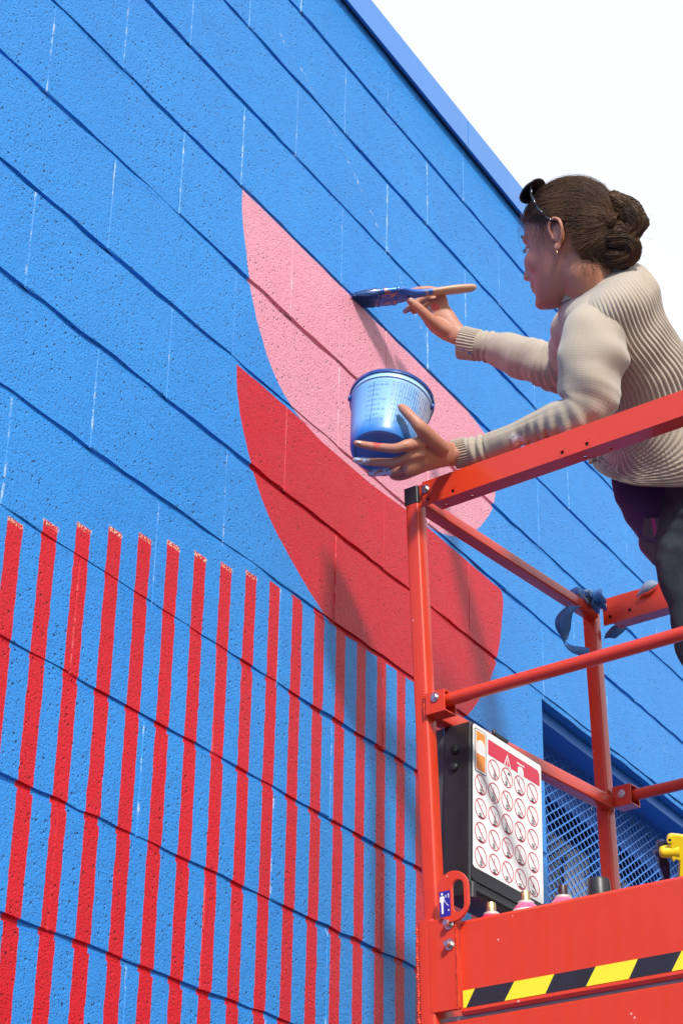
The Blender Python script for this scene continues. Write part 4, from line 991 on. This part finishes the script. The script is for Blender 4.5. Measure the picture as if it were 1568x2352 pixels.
# ------------------------------------------------------------------ knitwear
kw = NT('beige_knit'); uvn = kw.uv(); sx = kw.n('ShaderNodeSeparateXYZ'); kw.link(uvn, sx.inputs[0]); P = kw.pos()
nb = kw.noise(P, 9, 4, .6); nf2 = kw.noise(P, 350, 2, .7)
cw = kw.mix(nb, (.35, .295, .23), (.43, .37, .295)); cw = kw.mix(kw.math('MULTIPLY', nf2, .45), cw, (.52, .455, .375))
wh = kw.math('MAXIMUM', *[kw.math('SUBTRACT', 1, kw.step((lambda d: (kw.link(P, d.inputs[0]), setattr(d.inputs[1], 'default_value', p), setattr(d, 'operation', 'DISTANCE'), d.outputs['Value'])[-1])(kw.n('ShaderNodeVectorMath')), r_, r_*.4)) for p, r_ in ((at(1182, 1013, 3.80), .017), (at(1168, 1022, 3.80), .010))])
cw = kw.mix(kw.math('MULTIPLY', wh, kw.step(kw.noise(P, 140, 3), .45, .04)), cw, (.80, .80, .80))
bs = None
for p, r_ in ((aw(1077, 812, 4.175), .0040), (aw(1064, 803, 4.18), .0025), (aw(1095, 825, 4.165), .003)):
    d = kw.n('ShaderNodeVectorMath'); d.operation = 'DISTANCE'; kw.link(P, d.inputs[0]); d.inputs[1].default_value = p
    q = kw.math('SUBTRACT', 1, kw.step(d.outputs['Value'], r_, .0008)); bs = q if bs is None else kw.math('MAXIMUM', bs, q)
cw = kw.mix(bs, cw, (.05, .16, .5))
kw.base(cw); kw.rough(.95); kw.p.inputs['Specular IOR Level'].default_value = .12; kw.p.inputs['Sheen Weight'].default_value = .35; kw.p.inputs['Sheen Roughness'].default_value = .5
fine = kw.math('ADD', kw.math('SINE', kw.math('MULTIPLY', sx.outputs[0], 2*math.pi*120)), kw.math('MULTIPLY', kw.math('SINE', kw.math('MULTIPLY', sx.outputs[1], 2*math.pi/.0042)), .6))
hb = kw.math('ADD', kw.math('MULTIPLY', fine, .25), kw.math('MULTIPLY', kw.noise(P, 500, 3, .7), 1.2))
kw.link(kw.bump(hb, .45, .0008), kw.p.inputs['Normal'])
M_knit = kw.m
def fold(p, sc_, amp): return (mnoise.noise(p*sc_))*amp
HEM = .86
def torso_d(th, f, l, p):
    d = fold(p, 9, .010)+fold(p+Vector((3, 1, 2)), 22, .004)
    if f > HEM:                                                  # ribbed hem band
        return d*.6+.0016*math.sin(l*2*math.pi/.0105)+.0005*math.sin(th*150)
    k = min(1, max(0, (f-.14)/.12))
    w_ = min(1, max(0, (f-.42)/.36)); w_ = w_*w_*(3-2*w_)
    ph = th*78*(1-w_) + w_*l*2*math.pi/.0125 + 2.0*mnoise.noise(p*5) + 1.0*mnoise.noise(p*12)
    r_ = math.sin(ph); r_ = r_ if r_ > -.3 else -.3+(r_+.3)*2.0
    sag = .010*math.sin(f*9+th*2.2+2*mnoise.noise(p*4))*min(1, f*2)
    return d + sag + k*(.0013*r_)
T = [((1350, 648, 3.95), (-66, 44), (6, 8, -.066)), ((1358, 655, 3.95), (-74, 49), (2, 8, -.085)), ((1376, 678, 3.95), (-92, 60), (-4, 14, -.155)), ((1400, 728, 3.95), (-108, 68), (-12, 10, -.180)), ((1425, 790, 3.98), (-102, 70), (-10, 16, -.175)),
     ((1467, 862, 4.01), (-112, 78), (0, 24, -.170)), ((1500, 940, 4.03), (-128, 72), (0, 34, -.168)), ((1520, 1008, 4.04), (-150, 48), (0, 46, -.172)), ((1530, 1052, 4.04), (-168, 8), (0, 62, -.172)), ((1531, 1064, 4.04), (-170, 2), (0, 62, -.170)), ((1531, 1058, 4.04), (-158, 4), (0, 56, -.158)), ((1526, 1030, 4.04), (-150, 20), (0, 50, -.15))]
V_, F_, U_ = loft([(at(*c), vec(*a), vec(*b)) for c, a, b in T], 760, 20, disp=torso_d, cap=False)
sweater = mesh_obj('cardigan', V_, F_, M_knit, person, UVv=U_)
# collar band
def cuff_d(n): return lambda th, f, l, p: .0013*math.sin(th*n)+fold(p, 30, .0015)
V_, F_, U_ = loft([(at(*c), vec(*a), vec(*b)) for c, a, b in [((1352, 652, 3.95), (-70, 46), (4, 8, -.074)), ((1347, 643, 3.95), (-68, 45), (6, 6, -.070)), ((1345, 638, 3.95), (-64, 43), (6, 6, -.065)), ((1349, 645, 3.95), (-60, 40), (6, 6, -.060)), ((1356, 660, 3.95), (-60, 40), (6, 6, -.060))]], 320, 6, disp=cuff_d(80), cap=False)
mesh_obj('collar', V_, F_, M_knit, sweater, UVv=U_)
def sleeve(pts, rads, cf, elb, parent, fl, surv=at, kr=None):
    P_ = [surv(*p) for p in pts]; secs = []; rads = [q*(kr or KS) for q in rads]
    for i, p in enumerate(P_):
        d = (P_[min(i+1, len(P_)-1)]-P_[max(i-1, 0)]).normalized(); b = (-FW-d*(-FW).dot(d)).normalized(); a = d.cross(b)
        secs.append((p, a*rads[i], b*rads[i]*fl))
    def dd(th, f, l, p):
        if f > cf:
            return .0013*math.sin(th*34)+fold(p, 25, .002)
        w_ = math.exp(-((f-elb)/.10)**2)
        inner = .5+.5*math.cos(th-elb_dir)
        wr = math.sin(l*2*math.pi/.021 + 2.5*mnoise.noise(p*9) + math.sin(th)*1.2)
        w2 = math.exp(-((f-(cf-.04))/.06)**2)
        big = .0034*math.exp(-((f-.30)/.22)**2)*math.sin(l*2*math.pi/.072 + math.cos(th+.6)*2.2 + 2.5*mnoise.noise(p*7))
        return big*(.4+.6*inner) + fold(p, 8, .007)+fold(p+Vector((5, 5, 5)), 20, .0065) + .0046*w_*inner*wr + w2*.0028*math.sin(l*2*math.pi/.017+2*mnoise.noise(p*15)) + .0004*math.sin(th*110)
    d1 = (P_[-1]-P_[-2]).normalized(); s1 = secs[-1]
    secs += [(s1[0]+d1*.0015, s1[1]*.93, s1[2]*.93), (s1[0]-d1*.02, s1[1]*.85, s1[2]*.85)]
    V_, F_, U_ = loft(secs, 260, 14, disp=dd, cap=False); return mesh_obj('sleeve', V_, F_, M_knit, parent, UVv=U_)
elb_dir = math.pi*1.0
sleeve([(1420, 680, 3.93), (1400, 712, 3.88), (1376, 757, 3.835), (1360, 802, 3.80), (1350, 860, 3.785), (1346, 915, 3.775), (1325, 955, 3.77), (1270, 968, 3.785), (1220, 982, 3.81), (1165, 1008, 3.84), (1128, 1022, 3.857), (1112, 1027, 3.864), (1078, 1036, 3.872), (1046, 1044, 3.880)],
       [.020, .048, .064, .0670, .0620, .057, .047, .0365, .0315, .0290, .0275, .0280, .0285, .0290], .80, .46, sweater, .85)
elb_dir = math.pi*.5
sleeve([(1372, 690, 3.78), (1355, 725, 3.86), (1340, 775, 3.93), (1320, 825, 3.99), (1290, 842, 4.03), (1240, 833, 4.08), (1190, 820, 4.125), (1145, 804, 4.165), (1128, 799, 4.175), (1095, 793, 4.195), (1062, 787, 4.21)],
       [.030, .065, .068, .060, .052, .048, .045, .0375, .0340, .0340, .0355], .74, .34, sweater, .85, aw, 1.0)
# purple top and grey tail under the cardigan
kp = NT('purple_jersey'); n = kp.noise(kp.obj(), 14, 3); kp.base(kp.mix(n, (.045, .018, .085), (.080, .026, .13))); kp.rough(.85); kp.p.inputs['Sheen Weight'].default_value = .2
def soft_d(a1, a2): return lambda th, f, l, p: fold(p, 12, a1)+fold(p, 30, a2)
V_, F_, U_ = loft([(at(*c), vec(*a), vec(*b)) for c, a, b in [((1538, 1040, 4.025), (-150, 0), (0, 20, -.04)), ((1540, 1080, 4.025), (-152, 0), (0, 20, -.045)), ((1542, 1125, 4.015), (-143, 6), (0, 24, -.05)), ((1546, 1162, 4.010), (-128, 14), (0, 24, -.055)), ((1552, 1192, 4.005), (-110, 20), (0, 24, -.055)), ((1556, 1205, 4.005), (-98, 24), (0, 30, -.09)), ((1556, 1195, 4.005), (-90, 20), (0, 28, -.08))]], 140, 8, disp=soft_d(.012, .005), cap=False)
mesh_obj('purple_top', V_, F_, kp.m, person, UVv=U_)
kg = NT('grey_jersey'); sx2 = kg.n('ShaderNodeSeparateXYZ'); kg.link(kg.uv(), sx2.inputs[0]); st_ = kg.step(kg.math('SINE', kg.math('MULTIPLY', sx2.outputs[0], 60)), .86, .06)
kg.base(kg.mix(st_, (.085, .075, .10), (.34, .05, .20))); kg.rough(.9)
V_, F_, U_ = loft([(at(*c), vec(*a), vec(*b)) for c, a, b in [((1558, 1165, 4.005), (-105, 16), (0, 20, -.070)), ((1560, 1205, 3.995), (-98, 20), (0, 20, -.070)), ((1562, 1240, 3.985), (-92, 22), (0, 20, -.070)), ((1566, 1268, 3.975), (-76, 22), (0, 34, -.10)), ((1570, 1276, 3.975), (-66, 20), (0, 30, -.09))]], 140, 8, disp=soft_d(.008, .006), cap=False)
mesh_obj('shirt_tail', V_, F_, kg.m, person, UVv=U_)
# jeans
kj = NT('denim'); n = kj.noise(kj.obj(), 7, 4, .6); nn = kj.noise(kj.scale(kj.obj(), (1, 1, .3)), 300, 2)
cj = kj.mix(kj.step(n, .62, .16), (.010, .016, .026), (.040, .065, .090)); cj = kj.mix(kj.math('MULTIPLY', nn, .22), cj, (.06, .08, .10))
sp = kj.math('MULTIPLY', kj.math('SUBTRACT', 1, kj.step(kj.voro(kj.pos(), 26), .10, .03)), kj.step(kj.noise(kj.pos(), 13, 2), .56, .03))
cj = kj.mix(sp, cj, (.62, .52, .50)); kj.base(cj); kj.rough(.85)
kj.link(kj.bump(kj.math('ADD', nn, kj.math('MULTIPLY', kj.noise(kj.obj(), 60, 3), 2)), .4, .0012), kj.p.inputs['Normal'])
def jean_d(th, f, l, p): return fold(p, 11, .009)+fold(p, 32, .003)+.002*math.sin(l*2*math.pi/.05+2*mnoise.noise(p*6))*math.exp(-((f-.15)/.12)**2)
knee = pp(.46, .50, -.55); foot = pp(.52, .52, -1.0)
def legv(r_): return (-pu*r_, pv*r_*.95)
hipP = at(1600, 1170, 3.985)
secs = [(at(1585, 1070, 4.02), vec(-80, 0), vec(0, 40, -.140)), (at(1602, 1118, 4.015), vec(-88, 6), vec(0, 44, -.165)), (at(1602, 1150, 4.005), vec(-97, 6), vec(0, 40, -.160)), (at(1602, 1190, 3.985), vec(-100, 4), vec(0, 30, -.135)), (at(1602, 1240, 3.955), vec(-100, 3), vec(0, 24, -.115)), (at(1607, 1293, 3.930), vec(-101, 0), vec(0, 20, -.100)), (at(1615, 1345, 3.905), vec(-101, -3), vec(0, 18, -.095)), (at(1632, 1400, 3.880), vec(-100, -6), vec(0, 16, -.09)), (at(1650, 1470, 3.845), vec(-98, -8), vec(0, 14, -.085)), (at(1674, 1560, 3.805), vec(-90, -8), vec(0, 14, -.08)), (knee, -pu*.064, pv*.061), (knee.lerp(foot, .5), -pu*.059, pv*.057), (foot, -pu*.055, pv*.053), (foot+pw*.01, -pu*.05, pv*.05)]
V_, F_, U_ = loft(secs, 96, 8, disp=jean_d, cap=True); mesh_obj('jeans', V_, F_, kj.m, person, UVv=U_)
knee2 = pp(.66, .42, -.55); foot2 = pp(.68, .44, -1.0)
V_, F_, U_ = loft([(at(1610, 1150, 4.085), vec(-70, 6), vec(0, 20, -.10)), (at(1625, 1260, 4.065), vec(-80, 0), vec(0, 16, -.09)), (pp(.64, .46, -.35), -pu*.078, pv*.075), (knee2, -pu*.066, pv*.063), (foot2, -pu*.056, pv*.054)], 48, 8, disp=jean_d); mesh_obj('jeans_leg', V_, F_, kj.m, person, UVv=U_)
M_shoe = simple('shoe_leather', (.03, .025, .022), .5)
for ft in (foot, foot2):
    V_, F_, U_ = loft([(ft+pu*.06-pw*.02, pv*.02, pw*.02), (ft+pu*.05-pw*.022, pv*.038, pw*.040), (ft-pw*.02, pv*.042, pw*.042), (ft-pu*.08-pw*.034, pv*.045, pw*.030), (ft-pu*.15-pw*.044, pv*.040, pw*.020), (ft-pu*.175-pw*.048, pv*.018, pw*.010)], 24, 5); mesh_obj('shoe', V_, F_, M_shoe, person)

# ------------------------------------------------------------------ hair
kh = NT('brown_hair'); P = kh.pos(); hn1 = kh.noise(P, 70, 3, .6); hn2 = kh.noise(P, 16, 3)
hc = kh.mix(hn1, (.018, .009, .005), (.10, .048, .024)); hc = kh.mix(kh.math('MULTIPLY', kh.step(hn2, .58, .20), .5), hc, (.20, .10, .045))
kh.base(hc); kh.rough(.52); kh.p.inputs['Specular IOR Level'].default_value = .32; kh.p.inputs['Anisotropic'].default_value = .4
M_hair = kh.m
EC = (-.006, 0, .020); ER = (.1085, .0835, .1160)
def cap_pt(d, k=1.0): return H(EC[0]+ER[0]*d.x*k, EC[1]+ER[1]*d.y*k, EC[2]+ER[2]*d.z*k)
def limit(z):                                                    # how far forward the hair reaches at height z
    T_ = [(-.090, -.075), (-.070, -.050), (-.040, -.036), (-.005, -.034), (.022, -.030), (.032, .018), (.044, .050), (.058, .070), (.075, .082), (.095, .090), (.14, .12)]
    if z <= T_[0][0]: return -1
    for (a, b), (c_, d_) in zip(T_, T_[1:]):
        if z <= c_: return b+(d_-b)*(z-a)/(c_-a)
    return 1
NTH, NPH = 220, 90; V_ = []; F_ = []; ok = []
bun_dir = Vector((-1, .15, -.02)).normalized()
for i in range(NPH+1):
    ph = math.pi*i/NPH
    for k_ in range(NTH):
        th = 2*math.pi*k_/NTH; d = Vector((math.sin(ph)*math.cos(th), math.sin(ph)*math.sin(th), math.cos(ph)))
        # grooves run towards the bun: modulate by the angle round the bun axis
        e1 = bun_dir.orthogonal().normalized(); e2 = bun_dir.cross(e1); a = math.atan2(d.dot(e2), d.dot(e1))
        rr_ = 1 + .012*mnoise.noise(Vector((math.cos(a)*9, math.sin(a)*9, 0)))+.010*math.sin(a*46+4*mnoise.noise(d*3))*.5+.02*mnoise.noise(d*2.5)
        V_.append(cap_pt(d, rr_)); zz = EC[2]+ER[2]*d.z; ff = EC[0]+ER[0]*d.x
        ok.append(ff < limit(zz)+.004*mnoise.noise(d*14))
for i in range(NPH):
    for k_ in range(NTH):
        f = (i*NTH+k_, i*NTH+(k_+1) % NTH, (i+1)*NTH+(k_+1) % NTH, (i+1)*NTH+k_)
        if all(ok[q] for q in f): F_.append(f)
used = sorted({i for f in F_ for i in f}); mp = {a: b for b, a in enumerate(used)}
hairo = mesh_obj('hair', [V_[i] for i in used], [tuple(mp[i] for i in f) for f in F_], M_hair, person)
# bun: two rolled lobes and the twist that feeds them
def roll(pts, rads, turns, n=150):
    P_ = [at(*p) for p in pts]; secs = []
    for i, p in enumerate(P_):
        d = (P_[min(i+1, len(P_)-1)]-P_[max(i-1, 0)]).normalized(); b = (-FW-d*(-FW).dot(d)).normalized(); a = d.cross(b); secs.append((p, a*rads[i]*KS*.92, b*rads[i]*KS*.92))
    def dd(th, f, l, p): return .0012*math.sin(th*9+f*turns+2*mnoise.noise(p*25))+.0012*math.sin(th*27+f*turns*2.2+4*mnoise.noise(p*25))+.006*mnoise.noise(p*34)
    return loft(secs, n, 9, disp=dd)[:2]
bun = [roll([(1385, 470, 3.92), (1415, 470, 3.90), (1445, 488, 3.88), (1458, 520, 3.87), (1440, 540, 3.87), (1410, 532, 3.88), (1392, 515, 3.89)], [.020, .027, .028, .026, .025, .024, .016], 26),
       roll([(1375, 540, 3.89), (1405, 545, 3.87), (1438, 555, 3.865), (1448, 578, 3.865), (1425, 592, 3.87), (1392, 590, 3.88), (1365, 575, 3.90)], [.018, .026, .024, .022, .022, .022, .016], -24),
       roll([(1350, 500, 3.90), (1380, 510, 3.88), (1410, 520, 3.875)], [.022, .032, .026], 14), roll([(1330, 560, 3.91), (1360, 580, 3.90), (1395, 590, 3.89)], [.018, .026, .022], 10)]
V_, F_ = join(bun); mesh_obj('hair_bun', V_, F_, M_hair, hairo)
# loose strands laid over the cap, the bun and the nape
cu = bpy.data.curves.new('hair_strands', 'CURVE'); cu.dimensions = '3D'; cu.bevel_depth = .00042; cu.bevel_resolution = 0; cu.resolution_u = 2
rnd = random.Random(77)
def add_strand(pts, r0=1.0):
    sp_ = cu.splines.new('POLY'); sp_.points.add(len(pts)-1)
    for i, p in enumerate(pts): sp_.points[i].co = (*p, 1); sp_.points[i].radius = r0*(1-.75*(i/(len(pts)-1))**2)
cnt = 0
while cnt < 2600:
    d = Vector((rnd.gauss(0, 1), rnd.gauss(.3, 1), rnd.gauss(.2, 1))).normalized(); zz = EC[2]+ER[2]*d.z; ff = EC[0]+ER[0]*d.x
    if ff > limit(zz)+.003 or d.x < -.75: continue
    e = (bun_dir+Vector((0, rnd.uniform(-.22, .22), rnd.uniform(-.22, .22)))).normalized()
    L_ = rnd.uniform(.35, .9); k0 = 1.012+rnd.uniform(0, .02)+(.04*rnd.random() if rnd.random() < .04 else 0); pts = []
    for j in range(8):
        t = j/7*L_; q = d.slerp(e, t); q = (q+Vector((mnoise.noise(q*5+Vector((cnt*.02, 0, 0))), mnoise.noise(q*5+Vector((0, 5, 0))), mnoise.noise(q*5+Vector((0, 0, 9)))))*.035).normalized()
        pts.append(cap_pt(q, k0+.012*math.sin(t*3)))
    add_strand(pts, rnd.uniform(.6, 1.5)); cnt += 1
for i in range(150):                                             # flyaways against the sky
    d = Vector((rnd.uniform(-.8, .7), rnd.uniform(-.1, .6), rnd.uniform(.3, 1))).normalized(); e = bun_dir; pts = []; h_ = rnd.uniform(.02, .09); L_ = rnd.uniform(.15, .5); tw = Vector((rnd.uniform(-.15, .15), rnd.uniform(-.15, .15), 0))
    for j in range(9):
        t = j/8; q = (d.slerp(e, t*L_)+tw*t*t).normalized(); pts.append(cap_pt(q, 1.01+h_*math.sin(t*2.6)))
    add_strand(pts, .45)
for i in range(130):                                             # wisps at temple, before the ear and at the nape
    kind = rnd.random()
    if kind < .45: f0, n0, z0_ = rnd.uniform(.045, .085), rnd.uniform(.03, .066), rnd.uniform(.045, .08); dirv = (-.20, .05, -1)
    elif kind < .75: f0, n0, z0_ = rnd.uniform(.015, .045), .074, rnd.uniform(.01, .05); dirv = (-.1, .03, -1)
    else: f0, n0, z0_ = rnd.uniform(-.07, -.035), rnd.uniform(.03, .055), rnd.uniform(-.07, -.04); dirv = (-.5, .1, -.9)
    ln = rnd.uniform(.02, .06); cx_ = rnd.uniform(-.012, .012); pts = []
    for j in range(7):
        t = j/6; pts.append(H(f0+dirv[0]*ln*t+cx_*math.sin(t*3), n0+dirv[1]*ln*t+.003*math.sin(t*3), z0_+dirv[2]*ln*t))
    add_strand(pts, .7)
for V0, F0 in bun:                                               # strands wound round the lobes
    n = 150; R_ = len(V0)//n; cen = [sum((V0[r_*n+k_] for k_ in range(0, n, 10)), Vector())/15 for r_ in range(R_)]
    for s_ in range(620):
        k0 = rnd.randrange(n); r0_ = rnd.randrange(0, max(1, R_-12)); dk = rnd.choice((1, 2, 2, 3)); pts = []
        for j in range(9):
            r_ = min(R_-1, r0_+j*2); q = V0[r_*n+(k0+j*dk*2) % n]; pts.append(q+(q-cen[r_]).normalized()*(.0006+.002*rnd.random()*(j/8)))
        add_strand(pts, 1.1)
    for s_ in range(14):
        k0 = rnd.randrange(n); r_ = rnd.randrange(R_); q = V0[r_*n+k0]; o_ = (q-cen[r_]).normalized(); sd_ = Vector((rnd.uniform(-1, 1), rnd.uniform(-1, 1), rnd.uniform(-1, 1)))
        add_strand([q+o_*(.014*math.sin(j/6*2.8))+sd_*.022*(j/6) for j in range(7)], .5)
so_ = bpy.data.objects.new('hair_strands', cu); C.objects.link(so_)
dg = bpy.context.evaluated_depsgraph_get(); dg.update(); me = bpy.data.meshes.new_from_object(so_.evaluated_get(dg)); bpy.data.objects.remove(so_)
me.materials.clear(); me.materials.append(M_hair); me.polygons.foreach_set('use_smooth', [True]*len(me.polygons))
so_ = bpy.data.objects.new('hair_strands', me); C.objects.link(so_); place(so_, (0, 0, 0), hairo); so_['kind'] = 'stuff'

# ------------------------------------------------------------------ sunglasses pushed up on the head
M_lens = simple('dark_lens', (.006, .008, .02), .08, coat=.6); M_fr = simple('glasses_frame', (.010, .010, .012), .2, coat=.5)
glasses = root('sunglasses', H(.085, 0, .11), 'black sunglasses pushed up on the hair of the painter', 'sunglasses')
gf = (hf*.55+hu*.85).normalized(); gu = hn.cross(gf).normalized()
if gu.dot(hf) > 0: gu = -gu
for sd_ in (1, -1):
    cc = H(.052, .034*sd_, .126); m = MB()
    pts = [cc+hn*.032*math.cos(2*math.pi*i/28)+gu*.028*math.sin(2*math.pi*i/28)-gf*.004*math.cos(2*math.pi*i/28)**2 for i in range(28)]
    for i in range(28): m.tube(pts[i], pts[(i+1) % 28], .0021, n=7, caps=False)
    m.build('frame', M_fr, glasses, smooth=True, bevel=-1)
    V_, F_ = ellipsoid(cc, hn*.031, gu*.027, gf*.003, 24, 10); mesh_obj('lens', V_, F_, M_lens, glasses)
    m = MB(); q = [H(.040, .062*sd_, .124), H(.034, .078*sd_, .098), H(.022, .087*sd_, .066), H(.006, .087*sd_, .040), H(-.010, .083*sd_, .022)]
    for a, b in zip(q, q[1:]): m.tube(a, b, .0026, .0022, n=8)
    m.build('arm', M_fr, glasses, smooth=True, bevel=-1)
m = MB(); m.tube(H(.048, .006, .132), H(.048, -.006, .132), .002, n=8); m.build('bridge', M_fr, glasses, smooth=True, bevel=-1)
